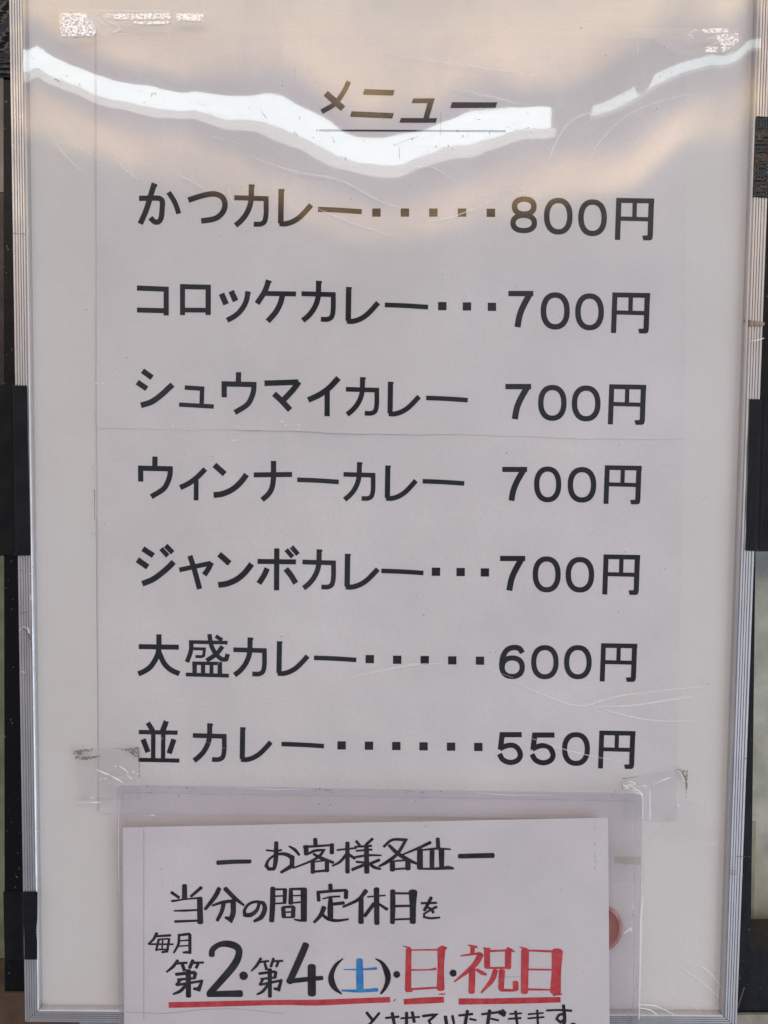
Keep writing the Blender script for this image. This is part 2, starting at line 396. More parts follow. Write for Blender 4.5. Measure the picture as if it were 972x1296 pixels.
# ------------------------------------------------------------------ strokes: ribbons of ink
def catmull(pts, step=5.0):
    n = len(pts)
    if n < 3: 
        out = []
        for k in range(n - 1):
            a, b_ = np.array(pts[k]), np.array(pts[k + 1]); m_ = max(1, int(np.linalg.norm((b_ - a)[:2]) / step))
            out += [tuple(a + (b_ - a) * i / m_) for i in range(m_)]
        return out + [tuple(pts[-1])]
    out = []; A = [np.array(p, float) for p in pts]
    for k in range(n - 1):
        p0 = A[k - 1] if k else 2 * A[0] - A[1]; p1, p2 = A[k], A[k + 1]; p3 = A[k + 2] if k + 2 < n else 2 * A[-1] - A[-2]
        m_ = max(2, int(np.linalg.norm((p2 - p1)[:2]) / (step * 0.5)))
        for i in range(m_):
            s = i / m_
            q = 0.5 * ((2 * p1) + (-p0 + p2) * s + (2 * p0 - 5 * p1 + 4 * p2 - p3) * s * s + (-p0 + 3 * p1 - 3 * p2 + p3) * s ** 3)
            out.append(tuple(q))
    return out + [tuple(A[-1])]
def outline(pts, corner=50):
    """pts: (x, y, w). returns left / right offset lists"""
    segs = [[pts[0]]]
    for k in range(1, len(pts)):
        segs[-1].append(pts[k])
        if k < len(pts) - 1:
            a = np.array(pts[k][:2]) - np.array(pts[k - 1][:2]); b_ = np.array(pts[k + 1][:2]) - np.array(pts[k][:2])
            ca = np.dot(a, b_) / (np.linalg.norm(a) * np.linalg.norm(b_) + 1e-9)
            if ca < math.cos(math.radians(corner)): segs.append([pts[k]])
    line = []
    for s in segs:
        c = catmull(s)
        line += c if not line else c[1:]
    n = len(line); A = np.array(line); Lf = []; Rt = []
    for k in range(n):
        d0 = A[k, :2] - A[k - 1, :2] if k else A[1, :2] - A[0, :2]
        d1 = A[k + 1, :2] - A[k, :2] if k < n - 1 else d0
        d0 = d0 / (np.linalg.norm(d0) + 1e-9); d1 = d1 / (np.linalg.norm(d1) + 1e-9)
        n0 = np.array([-d0[1], d0[0]]); n1 = np.array([-d1[1], d1[0]]); nn = n0 + n1
        ln = np.linalg.norm(nn); nn = nn / ln if ln > 0.2 else n0
        sc = 1 / max(0.6, np.dot(nn, n0)); hw = A[k, 2] / 2 * sc
        Lf.append(A[k, :2] + nn * hw); Rt.append(A[k, :2] - nn * hw)
    return Lf, Rt, A
class Ink:
    def __init__(self, hfun): self.V = []; self.F = []; self.k = 0; self.hfun = hfun
    def pt(self, q):
        h = self.hfun(q[0], q[1]) + self.k * 2.5e-6
        self.V.append(P(q[0], q[1], h)); return len(self.V) - 1
    def poly(self, pts):
        self.k += 1; self.F.append(tuple(self.pt(p) for p in pts))
    def stroke(self, pts, rounded=False, jitter=0.0):
        self.k += 1
        if jitter:
            pts = [(x + random.uniform(-.15, .15), y + random.uniform(-.15, .15), w * (1 + random.uniform(-jitter, jitter))) for x, y, w in pts]
        Lf, Rt, A = outline(pts)
        li = [self.pt(q) for q in Lf]; ri = [self.pt(q) for q in Rt]
        for a in range(len(li) - 1): self.F.append((li[a], ri[a], ri[a + 1], li[a + 1]))
        if rounded:
            for e, sgn in ((0, 1), (-1, -1)):
                c = A[e, :2]; va = Lf[e] - c; r0 = li[e]; r1 = ri[e]
                ids = [r0]
                for q in range(1, 6):
                    an = sgn * math.pi * q / 6; ca, sa = math.cos(an), math.sin(an)
                    d = np.array([va[0] * ca - va[1] * sa, va[0] * sa + va[1] * ca])
                    # flattened, brush-like cap
                    ax = np.array([-va[1], va[0]]) * sgn; axl = np.linalg.norm(ax) + 1e-9; ax = ax / axl
                    along = np.dot(d, ax); d = d - ax * along * 0.45
                    ids.append(self.pt(c + d))
                ids.append(r1); self.F.append(tuple(ids))
    def ring(self, cx, cy, rx, ry, w, n=56, p=2.25):
        self.k += 1; o = []; i_ = []
        for a in range(n):
            th = 2 * math.pi * a / n; c, s = math.cos(th), math.sin(th)
            cc = math.copysign(abs(c) ** (2 / p), c); ss = math.copysign(abs(s) ** (2 / p), s)
            o.append(self.pt((cx + (rx + w / 2) * cc, cy + (ry + w / 2) * ss))); i_.append(self.pt((cx + (rx - w / 2) * cc, cy + (ry - w / 2 * 0.95) * ss)))
        for a in range(n): self.F.append((o[a], i_[a], i_[(a + 1) % n], o[(a + 1) % n]))
    def disc(self, cx, cy, r, n=20):
        self.k += 1
        self.F.append(tuple(self.pt((cx + r * math.cos(2 * math.pi * a / n) * random.uniform(.94, 1.06), cy + r * math.sin(2 * math.pi * a / n))) for a in range(n)))
    def build(self, name, mat, parent): return mesh_obj(name, self.V, self.F, mat, parent)

# ------------------------------------------------------------------ printed glyphs, traced as pen strokes (x, y, ... , width)
A1 = (165, 225, 6); A2 = (310, 225, 6); B1 = (165, 345, 6); B2 = (300, 345, 6); C1 = (165, 460, 6); C2 = (300, 460, 6)
D1 = (165, 570, 6); D2 = (300, 570, 6); E1 = (165, 680, 6); E2 = (300, 680, 6); G1 = (165, 795, 6); H1 = (165, 905, 6)
NS = 972 / 202.0
I1 = (640, 240, NS); G3 = (620, 805, NS); H3 = (620, 915, NS); K2 = (486, 324, 2)
GL = {
 'か': (A1, [('s', 40, [(66, 156), (195, 154), (228, 160), (243, 182), (241, 240), (236, 295), (224, 325), (203, 337), (178, 330), (152, 303)]),
            ('s', 42, [(182, 42), (160, 115), (122, 240), (75, 350)]), ('p', [(165, 34), (206, 55), (198, 72), (180, 80)]), ('s', 38, [(290, 110), (330, 172), (352, 222), (367, 272)])]),
 'つ': (A1, [('s', 42, [(440, 170), (520, 143), (600, 124), (655, 125), (702, 152), (719, 203), (705, 255), (668, 296), (620, 316), (538, 328)])]),
 'カ': (B2, [('s', 37, [(490, 160), (731, 167), (731, 270), (724, 322), (712, 343), (685, 355), (637, 354)]),
            ('s', 40, [(620, 62), (617, 170), (605, 228), (577, 285), (540, 330), (499, 364)]), ('p', [(600, 60), (644, 65), (646, 76), (636, 86)])]),
 'レ': (A2, [('s', 42, [(276, 85), (272, 346)]), ('s', 40, [(262, 347), (305, 350), (360, 334), (412, 302), (460, 255), (503, 206)]), ('p', [(258, 84), (299, 86), (301, 98), (290, 106)])]),
 'ー': (A2, [('s', 38, [(555, 239), (720, 246), (887, 258)])]),
 'コ': (B1, [('s', 39, [(50, 117), (272, 126), (272, 326)]), ('s', 38, [(50, 284), (256, 289)])]),
 'ロ': (B1, [('s', 38, [(396, 87), (396, 323)]), ('s', 38, [(378, 106), (611, 111)]), ('s', 40, [(591, 92), (591, 322)]), ('s', 36, [(396, 284), (591, 286)])]),
 'ッ': (B1, [('s', 44, [(692, 160), (727, 241)]), ('s', 44, [(766, 140), (799, 216)]), ('s', 40, [(893, 142), (880, 215), (847, 277), (800, 325), (735, 363)]), ('p', [(874, 139), (912, 150), (914, 164), (902, 168)])]),
 'ケ': (B2, [('s', 42, [(240, 58), (212, 140), (152, 235)]), ('s', 37, [(212, 158), (448, 162)]), ('s', 42, [(347, 165), (328, 235), (292, 302), (233, 370)]), ('p', [(221, 51), (262, 64), (262, 78), (245, 84)])]),
 'シ': (C1, [('s', 42, [(92, 55), (165, 108)]), ('s', 42, [(52, 142), (125, 192)]), ('s', 44, [(80, 318), (160, 292), (230, 243), (285, 193), (320, 160)])]),
 'ュ': (C1, [('s', 34, [(413, 183), (545, 191), (541, 315)]), ('s', 33, [(370, 312), (633, 327)])]),
 'ウ': (C1, [('s', 40, [(713, 257), (712, 155), (938, 160), (936, 205), (920, 258), (885, 315), (793, 373)]), ('s', 40, [(822, 66), (820, 150)])]),
 'マ': (C2, [('s', 42, [(208, 150), (345, 146), (465, 141)]), ('s', 44, [(470, 138), (425, 200), (358, 272)]), ('s', 44, [(281, 230), (340, 285), (403, 353)])]),
 'イ': (C2, [('s', 44, [(771, 110), (700, 185), (625, 238), (540, 278)]), ('s', 40, [(685, 205), (684, 401)])]),
 'ィ': (D1, [('s', 40, [(569, 141), (510, 201), (445, 250), (378, 283)]), ('s', 36, [(500, 222), (499, 380)])]),
 'ン': (D1, [('s', 44, [(638, 110), (717, 180)]), ('s', 44, [(632, 340), (700, 330), (772, 298), (832, 248), (883, 183)])]),
 'ナ': (D2, [('s', 38, [(127, 186), (418, 183)]), ('s', 40, [(277, 80), (276, 220), (263, 290), (236, 335), (190, 376)])]),
 'ジ': (E1, [('s', 42, [(95, 86), (175, 140)]), ('s', 44, [(53, 170), (132, 226)]), ('s', 36, [(233, 86), (284, 142)]), ('s', 38, [(268, 62), (321, 117)]), ('s', 44, [(90, 353), (170, 320), (240, 270), (295, 222), (329, 186)])]),
 'ャ': (E1, [('s', 36, [(372, 248), (500, 220), (612, 196)]), ('s', 40, [(616, 190), (592, 240), (561, 286)]), ('s', 40, [(452, 140), (487, 250), (526, 393)])]),
 'ボ': (E2, [('s', 38, [(156, 183), (448, 187)]), ('s', 40, [(302, 84), (300, 403)]), ('s', 42, [(229, 235), (205, 290), (165, 351)]), ('s', 44, [(370, 240), (410, 290), (446, 350)]), ('s', 34, [(373, 94), (422, 150)]), ('s', 36, [(413, 72), (463, 130)])]),
 '大': (G1, [('s', 38, [(64, 140), (368, 145)]), ('s', 40, [(217, 47), (216, 140), (206, 205), (160, 285), (110, 325), (60, 347)]), ('s', 40, [(216, 180), (255, 265), (305, 315), (372, 347)])]),
 '盛': (G1, [('s', 28, [(445, 105), (738, 110)]), ('s', 34, [(462, 92), (460, 170), (430, 258)]), ('s', 23, [(480, 156), (562, 158), (557, 208), (540, 216), (494, 215)]),
            ('s', 34, [(600, 45), (615, 130), (648, 195), (695, 236), (728, 236), (740, 196)]), ('s', 34, [(700, 138), (655, 195), (578, 247)]), ('s', 30, [(648, 60), (697, 92)]),
            ('s', 26, [(470, 266), (695, 269)]), ('s', 34, [(488, 255), (488, 350)]), ('s', 32, [(552, 262), (552, 350)]), ('s', 30, [(616, 262), (616, 350)]), ('s', 34, [(679, 258), (680, 355)]), ('s', 29, [(421, 352), (748, 361)])]),
 '並': (H1, [('s', 38, [(132, 58), (172, 122)]), ('s', 42, [(273, 46), (245, 122)]), ('s', 33, [(64, 129), (359, 134)]), ('s', 34, [(174, 138), (173, 338)]), ('s', 33, [(250, 138), (248, 338)]),
            ('s', 40, [(96, 184), (134, 282)]), ('s', 40, [(331, 184), (294, 292)]), ('s', 31, [(60, 340), (372, 346)])]),
 '円': (I1, [('s', 32, [(690, 50), (681, 306)]), ('s', 30, [(675, 65), (905, 69)]), ('s', 33, [(888, 56), (880, 285)]), ('p', [(897, 270), (893, 300), (882, 309), (838, 309), (832, 280), (868, 278)]), ('s', 27, [(787, 70), (784, 175)]), ('s', 26, [(695, 176), (885, 181)])]),
 '8': (I1, [('r', 113, 103, 59, 45, 33), ('r', 110, 203, 65, 46, 32)]),
 '0': (I1, [('r', 320, 162, 69, 96, 33)]),
 '7': (K2, [('s', 13.5, [(315, 95), (378, 95)]), ('s', 15.5, [(369, 96), (352, 128), (343, 152), (338, 180)])]),
 '6': (G3, [('r', 136, 190, 61, 56, 32), ('s', 33, [(198, 103), (180, 76), (142, 70), (106, 84), (82, 120), (73, 170), (76, 205)])]),
 '5': (H3, [('s', 31, [(62, 73), (194, 73)]), ('s', 32, [(78, 60), (66, 163)]), ('s', 31, [(62, 158), (95, 142), (135, 136), (168, 152), (186, 192), (170, 226), (126, 240), (82, 224), (60, 188)])]),
}
def glyph_raw(g):
    (ox, oy, s), items = GL[g]; R = []
    for it in items:
        if it[0] == 's': R.append(('s', [(ox + x / s, oy + y / s, it[1] / s) for x, y in it[2]]))
        elif it[0] == 'p': R.append(('p', [(ox + x / s, oy + y / s) for x, y in it[1]]))
        else: R.append(('r', ox + it[1] / s, oy + it[2] / s, it[3] / s, it[4] / s, it[5] / s))
    xs_, ys_ = [], []
    for r in R:
        if r[0] == 's':
            a, b_, _ = outline(r[1])
            for q in a + b_: xs_.append(q[0]); ys_.append(q[1])
        elif r[0] == 'p':
            for q in r[1]: xs_.append(q[0]); ys_.append(q[1])
        else: xs_ += [r[1] - r[3] - r[5] / 2, r[1] + r[3] + r[5] / 2]; ys_ += [r[2] - r[4] - r[5] / 2, r[2] + r[4] + r[5] / 2]
    return R, (min(xs_), min(ys_), max(xs_), max(ys_))
def put(ink, g, box=None):
    R, (a, b_, c, d) = glyph_raw(g)
    if box is None: box = (a, b_, c, d)
    sx = (box[2] - box[0]) / (c - a); sy = (box[3] - box[1]) / (d - b_); sw = 0.5 * (sx + sy)
    fx = lambda x: box[0] + (x - a) * sx; fy = lambda y: box[1] + (y - b_) * sy
    for r in R:
        if r[0] == 's': ink.stroke([(fx(x), fy(y), w * sw) for x, y, w in r[1]])
        elif r[0] == 'p': ink.poly([(fx(x), fy(y)) for x, y in r[1]])
        else: ink.ring(fx(r[1]), fy(r[2]), r[3] * sx, r[4] * sy, r[5] * sw)

# ------------------------------------------------------------------ menu sheets
def sheet_lift_up(px, py):
    return 0.0005 * math.exp(-((px - 318) / 16) ** 2 - ((py - 546) / 7) ** 2) + 0.00025 * sm(525, 556, py) * (0.5 + 0.5 * math.sin(px * 0.02))
def h_upper(px, py): return 0.00098 + wave(px, py) * 0.55 + sheet_lift_up(px, py)
def h_lower(px, py):
    lift = 0.0006 * math.exp(-((px - 855) / 30) ** 2 - ((py - 1038) / 22) ** 2) + 0.0005 * math.exp(-((px - 126) / 30) ** 2 - ((py - 1029) / 18) ** 2)
    return 0.00062 + wave(px, py + 30) * 0.40 + lift
up = grid_slab('menu_sheet', [(122, 40), (868.5, 50), (866, 557), (122.5, 541)], 90, 60, lambda u, v, x, y: h_upper(x, y), 0.0, M_paper, None,
                lambda u, v: sm(0.95, 1, v) * (0.9 * math.sin(u * 17) + 0.35 * math.sin(u * 47 + 1) + 0.2 * math.sin(u * 130)))
tag(up, 'upper printed menu sheet headed メニュー with three curry lines, behind the film', 'menu sheet', 'menu sheets behind the film')
lo = grid_slab('menu_sheet', [(123, 534), (866, 549), (855.5, 1038), (125.5, 1029)], 90, 60, lambda u, v, x, y: h_lower(x, y), 0.0, M_paper)
tag(lo, 'lower printed menu sheet with four curry lines from ウィンナーカレー to 並カレー', 'menu sheet', 'menu sheets behind the film')
hU = lambda x, y: h_upper(x, y) + 0.00009
hL = lambda x, y: h_lower(x, y) + 0.00009
# title, italic and underlined
k = Ink(hU); s4 = lambda pts: [(400 + x / 4, 90 + y / 4) for x, y in pts]
def st4(w, pts): k.stroke([(400 + x / 4, 90 + y / 4, w / 4) for x, y in pts])
st4(25, [(166, 52), (140, 105), (95, 165), (28, 206)]); st4(33, [(49, 112), (137, 190)])
for q in ([(245, 91), (398, 96), (390, 124), (237, 119)], [(180, 203), (394, 212), (386, 240), (172, 231)], [(688, 157), (918, 158), (909, 186), (679, 187)],
          [(430, 237), (613, 238), (606, 262), (422, 261)], [(492, 138), (602, 138), (594, 162), (484, 162)], [(570, 140), (601, 138), (568, 250), (540, 250)]):
    k.poly(s4(q))
k.stroke([(404, 165, 2.4), (640, 166, 2.4)])
k.build('title', M_ink, up)
ROWS = [
 (up, hU, [('か', None), ('つ', None), ('カ', (296, 233, 340, 288)), ('レ', None), ('ー', None)],
  [(476.5, 269), (512.5, 269), (548.5, 269), (584.8, 269), (621.3, 269.3)],
  [('8', None), ('0', (688.5, 250.4, 724.8, 296.8)), ('0', (731.8, 252.3, 768.2, 298.8)), ('円', None)]),
 (up, hU, [('コ', None), ('ロ', None), ('ッ', None), ('ケ', None), ('カ', None), ('レ', (437.3, 363, 481, 410)), ('ー', (487, 383, 542, 391.5))],
  [(559.8, 387.4), (591, 387.8), (622.6, 388.3)],
  [('7', None), ('0', (684.3, 370, 721.2, 417)), ('0', (728, 371.3, 764.4, 418)), ('円', (773.2, 370, 823, 422))]),
 (up, hU, [('シ', None), ('ュ', None), ('ウ', None), ('マ', None), ('イ', None), ('カ', (437.3, 477, 480, 527)), ('レ', (490.3, 483, 532.8, 527)), ('ー', (539.3, 500.8, 592.3, 509.2))],
  [],
  [('7', (639.6, 486, 672.2, 531)), ('0', (681, 487.2, 717.2, 532.5)), ('0', (723.6, 488, 760.2, 533.2)), ('円', (769.3, 486.2, 818, 537.6))]),
 (lo, hL, [('ウ', (174.6, 577.7, 218.8, 631.5)), ('ィ', None), ('ン', None), ('ナ', None), ('ー', (376, 604.3, 428.9, 612.8)), ('カ', (434.2, 584.6, 475.2, 634.8)), ('レ', (487, 589, 528.8, 634)), ('ー', (534.8, 606.3, 587.8, 614.6))],
  [],
  [('7', (635.8, 591, 667.2, 634.3)), ('0', (676, 590.4, 710.4, 635.7)), ('0', (718.4, 591.2, 754.8, 636)), ('円', (763.7, 588.8, 812.3, 638.3))]),
 (lo, hL, [('ジ', None), ('ャ', None), ('ン', (274.8, 698.5, 321.5, 744)), ('ボ', None), ('カ', (382.2, 695, 425.2, 747)), ('レ', (435.8, 700.8, 480.8, 746.3)), ('ー', (482.6, 719.8, 536.2, 727.9))],
  [(551.8, 723.6), (583, 724), (613.7, 724.5)],
  [('7', (633, 703.6, 664.8, 748)), ('0', (674.2, 704.2, 709.7, 749.7)), ('0', (715.8, 705, 752.2, 749.8)), ('円', (762.2, 701.5, 810.3, 753))]),
 (lo, hL, [('大', None), ('盛', None), ('カ', (294.8, 806.5, 337.8, 857)), ('レ', (349.8, 811.5, 391.8, 855.6)), ('ー', (397.3, 829.8, 451.2, 838))],
  [(468, 834.2), (502.7, 835), (537.6, 835.4), (572.4, 835.8), (607.5, 836.2)],
  [('6', None), ('0', (672.2, 816.6, 707.1, 859.6)), ('0', (713.8, 816.6, 749, 859.6)), ('円', (759, 814, 806.7, 863))]),
 (lo, hL, [('並', None), ('カ', (243.5, 915.2, 287, 965.2)), ('レ', (303.3, 920.3, 345.2, 964.6)), ('ー', (356.2, 939, 410.2, 947))],
  [(432.4, 943.4), (467, 943.8), (501.6, 944.2), (536.1, 944.6), (570.9, 945), (605.4, 945.4)],
  [('5', (629.2, 926.6, 662, 968.4)), ('5', (670.4, 927, 703.4, 968.8)), ('0', (711.2, 926.8, 746.8, 969.2)), ('円', (756.8, 924.6, 804.4, 973.2))]),
]
for par, hf, name, dots, price in ROWS:
    k = Ink(hf)
    for g, bx in name: put(k, g, bx)
    k.build('item_name', M_ink, par)
    if dots:
        k = Ink(hf)
        for x, y in dots: k.poly([(x - 5.3, y - 5.2), (x + 5.3, y - 5.2), (x + 5.3, y + 5.2), (x - 5.3, y + 5.2)])
        k.build('leader_dots', M_ink, par)
    k = Ink(hf)
    for g, bx in price: put(k, g, bx)
    k.build('price', M_ink, par)

# ------------------------------------------------------------------ magnet, notice sheet, plastic sleeve
V = []; Fc = []; R_, n = 31.0, 40
prof = [(1.0, 0.0020), (1.0, 0.0034), (0.95, 0.0041), (0.87, 0.0042), (0.85, 0.0039), (0.5, 0.0044), (0.0, 0.0046)]
cx, cy = 757.0, 1175.0
for r, h in prof[:-1]:
    for a in range(n):
        th = 2 * math.pi * a / n; V.append(P(cx + R_ * r * math.cos(th), cy + R_ * r * math.sin(th), h))
V.append(P(cx, cy, prof[-1][1]))
nr = len(prof) - 1
def ringf(j0, j1): return [(j * n + a, j * n + (a + 1) % n, (j + 1) * n + (a + 1) % n, (j + 1) * n + a) for j in range(j0, j1) for a in range(n)]
mg = thing('magnet', P(cx, cy, 0.002), 'round orange red magnet half hidden behind the notice sheet', 'magnet')
mesh_obj('rim', V[:4 * n] , ringf(0, 3) , M_magrim, mg, True)
mesh_obj('disc', V[3 * n:], [tuple(i - 3 * n for i in f) for f in ringf(3, nr - 1)] + [((nr - 1 - 3) * n + a, (nr - 1 - 3) * n + (a + 1) % n, len(V) - 1 - 3 * n) for a in range(n)], M_magnet, mg, True)

def h_note(px, py): return 0.0056 + 0.00012 * (math.sin(px * 0.016 + 1) + math.sin(py * 0.03 + px * 0.008))
note = grid_slab('notice_sheet', [(154.5, 1047.5), (769.5, 1035), (772.5, 1400), (158, 1400)], 60, 36, lambda u, v, x, y: h_note(x, y), 0.005, M_note)
tag(note, 'handwritten closing day notice on white paper, with red underlines, inside the clear sleeve', 'notice')
hN = lambda x, y: h_note(x, y) + 0.00009
def line(name, mat, src, items):
    k = Ink(hN)
    for it in items:
        src_ = it[2] if len(it) > 2 else src
        ox, oy, s = src_
        w, pts = it[0], it[1]
        if isinstance(w, str):
            for (x, y), r in pts: k.disc(ox + x / s, oy + y / s, r / s)
            continue
        ws = w if isinstance(w, (list, tuple)) else [w] * len(pts)
        k.stroke([(ox + x / s, oy + y / s, ww / s) for (x, y), ww in zip(pts, ws)], True, 0.10)
    return k.build(name, mat, note)
a = (265, 1050, 6); b_ = (410, 1050, 6); c = (540, 1050, 6)
line('greeting_line', M_brush, a, [
 (34, [(62, 252), (190, 244), (312, 242)]),
 (16, [(432, 157), (500, 162), (548, 155)]), ([30, 38, 36, 26], [(508, 97), (507, 190), (502, 250), (492, 296)]), ([26, 28, 30, 20, 20, 26, 34, 34, 24], [(492, 298), (452, 300), (432, 275), (448, 232), (505, 190), (575, 186), (628, 212), (628, 275), (545, 325)]), ([14, 24, 20], [(605, 125), (650, 155), (682, 192)]),
 (32, [(803, 70), (806, 115)]), (18, [(715, 130), (830, 125), (920, 118)]), (36, [(735, 127), (736, 188)]), (32, [(930, 112), (930, 178)]), ([16, 20, 20, 22, 18, 12], [(740, 190), (800, 160), (872, 155), (832, 205), (760, 245), (638, 292)]), ([18, 26, 20], [(790, 185), (850, 218), (942, 250)]),
 (36, [(785, 245), (785, 328)]), (14, [(790, 245), (890, 235)]), (36, [(893, 237), (893, 315)]), (18, [(790, 320), (895, 310)]),
 (16, [(100, 155), (245, 140)], b_), (36, [(178, 100), (178, 325)], b_), ([24, 20, 16], [(170, 190), (120, 245), (65, 275)], b_), (22, [(190, 190), (235, 220)], b_), (22, [(245, 87), (275, 125)], b_), (24, [(370, 70), (320, 115)], b_),
 (16, [(235, 130), (360, 122)], b_), (16, [(245, 162), (365, 152)], b_), ([18, 20, 12], [(220, 212), (330, 195), (435, 195)], b_), (38, [(322, 122), (325, 325)], b_), (18, [(245, 245), (310, 250)], b_), (22, [(215, 305), (300, 270)], b_), (24, [(420, 230), (350, 260)], b_), ([20, 24, 16], [(340, 255), (380, 285), (430, 300)], b_),
 ([20, 22, 24, 26, 26, 16], [(455, 130), (520, 78), (622, 78), (560, 180), (480, 245), (418, 280)], b_), ([22, 30, 30, 20], [(495, 120), (560, 180), (640, 230), (705, 258)], b_), (40, [(520, 245), (520, 308)], b_), (14, [(530, 238), (640, 232)], b_), (40, [(638, 238), (638, 298)], b_), (16, [(525, 300), (640, 293)], b_),
 ([26, 22, 12], [(810, 98), (720, 140), (600, 188)], b_), (42, [(730, 152), (730, 292)], b_), (30, [(865, 67), (868, 140)], b_), ([12, 18, 12], [(750, 155), (850, 145), (960, 150)], b_), (38, [(822, 152), (820, 290)], b_), (40, [(892, 152), (895, 290)], b_), ([16, 18, 26, 14], [(715, 298), (850, 296), (950, 290), (985, 297)], b_),
 (36, [(248, 202), (380, 198), (506, 197)], c)])
a = (205, 1112, 6); b_ = (330, 1112, 6); c = (430, 1112, 6)
line('closing_day_line', M_brush, a, [
 (38, [(172, 50), (172, 148)]), (24, [(72, 105), (130, 145)]), ([28, 22], [(300, 68), (220, 135)]), ([20, 14, 18], [(75, 172), (170, 158), (300, 145)]), (46, [(287, 150), (290, 335)]), ([12, 18, 14], [(92, 245), (180, 242), (270, 238)]), ([22, 16], [(98, 326), (280, 320)]),
 ([38, 34, 26], [(435, 76), (400, 140), (328, 233)]), ([36, 30, 16], [(480, 76), (545, 140), (622, 203)]), ([18, 24, 30], [(382, 205), (460, 180), (550, 168)]), ([36, 32, 26], [(470, 180), (455, 250), (420, 318)]), ([40, 42, 38, 16], [(540, 165), (540, 260), (520, 315), (480, 296)]),
 ([22, 28, 32, 30, 26, 22, 22, 28, 34, 36, 20], [(740, 178), (720, 240), (672, 276), (630, 275), (626, 240), (660, 195), (715, 175), (768, 185), (782, 225), (756, 290), (700, 325)]),
 (40, [(92, 72), (90, 190), (82, 322)], b_), (16, [(92, 82), (190, 80)], b_), (32, [(185, 82), (182, 185)], b_), (12, [(105, 135), (180, 130)], b_), (14, [(105, 190), (190, 185)], b_), (34, [(228, 78), (228, 188)], b_), (20, [(230, 80), (325, 78)], b_), (46, [(328, 80), (328, 310)], b_), (12, [(240, 130), (320, 128)], b_), (14, [(240, 185), (320, 178)], b_), ([26, 20, 12], [(345, 315), (300, 318), (255, 310)], b_),
 (34, [(170, 222), (175, 292)], b_), (22, [(170, 218), (250, 212)], b_), (34, [(248, 218), (245, 292)], b_), (12, [(180, 255), (245, 252)], b_), (14, [(175, 294), (245, 294)], b_),
 (34, [(528, 46), (530, 85)], b_), (22, [(430, 105), (540, 95), (650, 88)], b_), (30, [(437, 108), (440, 168)], b_), (34, [(648, 92), (648, 148)], b_), ([10, 14, 14], [(470, 155), (530, 140), (600, 135)], b_), ([30, 40, 40], [(530, 148), (530, 220), (530, 308)], b_), (26, [(545, 195), (632, 185)], b_), ([36, 30, 20], [(480, 218), (455, 280), (405, 332)], b_), ([20, 24, 24, 14], [(460, 265), (510, 305), (580, 320), (665, 308)], b_),
 ([34, 28, 16], [(800, 92), (740, 160), (625, 215)], b_), (40, [(762, 150), (762, 334)], b_), (42, [(880, 78), (882, 342)], b_), (12, [(810, 140), (880, 132), (945, 128)], b_), (28, [(860, 190), (790, 285)], b_), ([20, 26], [(900, 195), (960, 233)], b_),
 (38, [(403, 92), (403, 200), (400, 336)], c), ([62, 46, 46], [(556, 100), (556, 210), (555, 332)], c), (18, [(420, 112), (540, 112)], c), (18, [(420, 210), (540, 208)], c), (14, [(420, 310), (540, 305)], c),
 (16, [(620, 188), (735, 185)], c), (26, [(695, 144), (665, 205), (642, 240)], c), ([16, 20, 24], [(650, 215), (690, 228), (712, 258)], c), ([22, 18, 16, 16, 16, 14], [(735, 215), (690, 238), (640, 268), (642, 293), (690, 301), (760, 296)], c)])
a = (180, 1170, 6); b_ = (300, 1180, 6); c = (405, 1190, 6); d_ = (500, 1185, 6)
DAI = [([26, 24, 14], [(270, 272), (235, 320), (185, 362)]), (20, [(250, 298), (340, 290)]), (24, [(305, 300), (320, 350)]), (26, [(385, 272), (360, 330)]), (18, [(385, 292), (465, 290)]), (22, [(425, 300), (410, 330)]), (24, [(255, 380), (400, 365)]), (28, [(405, 370), (395, 410)]), (20, [(270, 420), (400, 408)]), (24, [(290, 420), (260, 460)]), (22, [(265, 460), (450, 430)]), ([22, 30, 22], [(455, 425), (430, 495), (390, 488)]), (36, [(350, 350), (352, 546)]), ([26, 24, 14], [(340, 450), (290, 505), (235, 530)])]
def remap(items, f, kk): return [([x * kk for x in w] if isinstance(w, list) else w * kk, [f(x, y) for x, y in pts], b_) for w, pts in items]
DAI2 = remap(DAI, lambda x, y: (103 + (x - 178) * 247 / 292, 190 + (y - 264) * 305 / 287), 0.88)
line('date_line', M_brush, a, [
 ([24, 22, 14], [(110, 67), (85, 115), (45, 148)]), (18, [(90, 92), (215, 82)]), (14, [(120, 115), (200, 108)]), (18, [(125, 115), (105, 198)]), (18, [(205, 110), (190, 205), (150, 212)]), (14, [(50, 150), (235, 150)]), (14, [(105, 192), (200, 190)]), (12, [(155, 120), (150, 185)]),
 ([20, 20, 16], [(280, 87), (275, 150), (240, 216)]), (20, [(275, 82), (360, 72)]), ([24, 26, 14], [(362, 78), (362, 212), (310, 212)]), (12, [(285, 125), (355, 120)]), (12, [(280, 165), (355, 160)]),
 ([50, 46, 44, 50, 54, 54, 56, 50], [(527, 235), (535, 190), (590, 153), (655, 148), (718, 172), (735, 220), (690, 320), (510, 528)]), (48, [(500, 530), (620, 527), (752, 526)]), ('d', [((770, 390), 33)])] + DAI + DAI2 + [
 ([52, 50, 46], [(525, 92), (470, 220), (398, 378)], b_), (34, [(388, 374), (500, 360), (648, 347)], b_), (58, [(568, 256), (568, 472)], b_),
 ([8, 28, 40, 46, 34, 10], [(804, 200), (752, 248), (718, 320), (720, 380), (748, 430), (794, 467)], b_),
 ([8, 28, 44, 42, 30, 14], [(422, 140), (470, 170), (508, 240), (515, 300), (495, 360), (462, 406)], c), ('d', [((583, 260), 26)], c), ('d', [((442, 280), 27)], d_)])
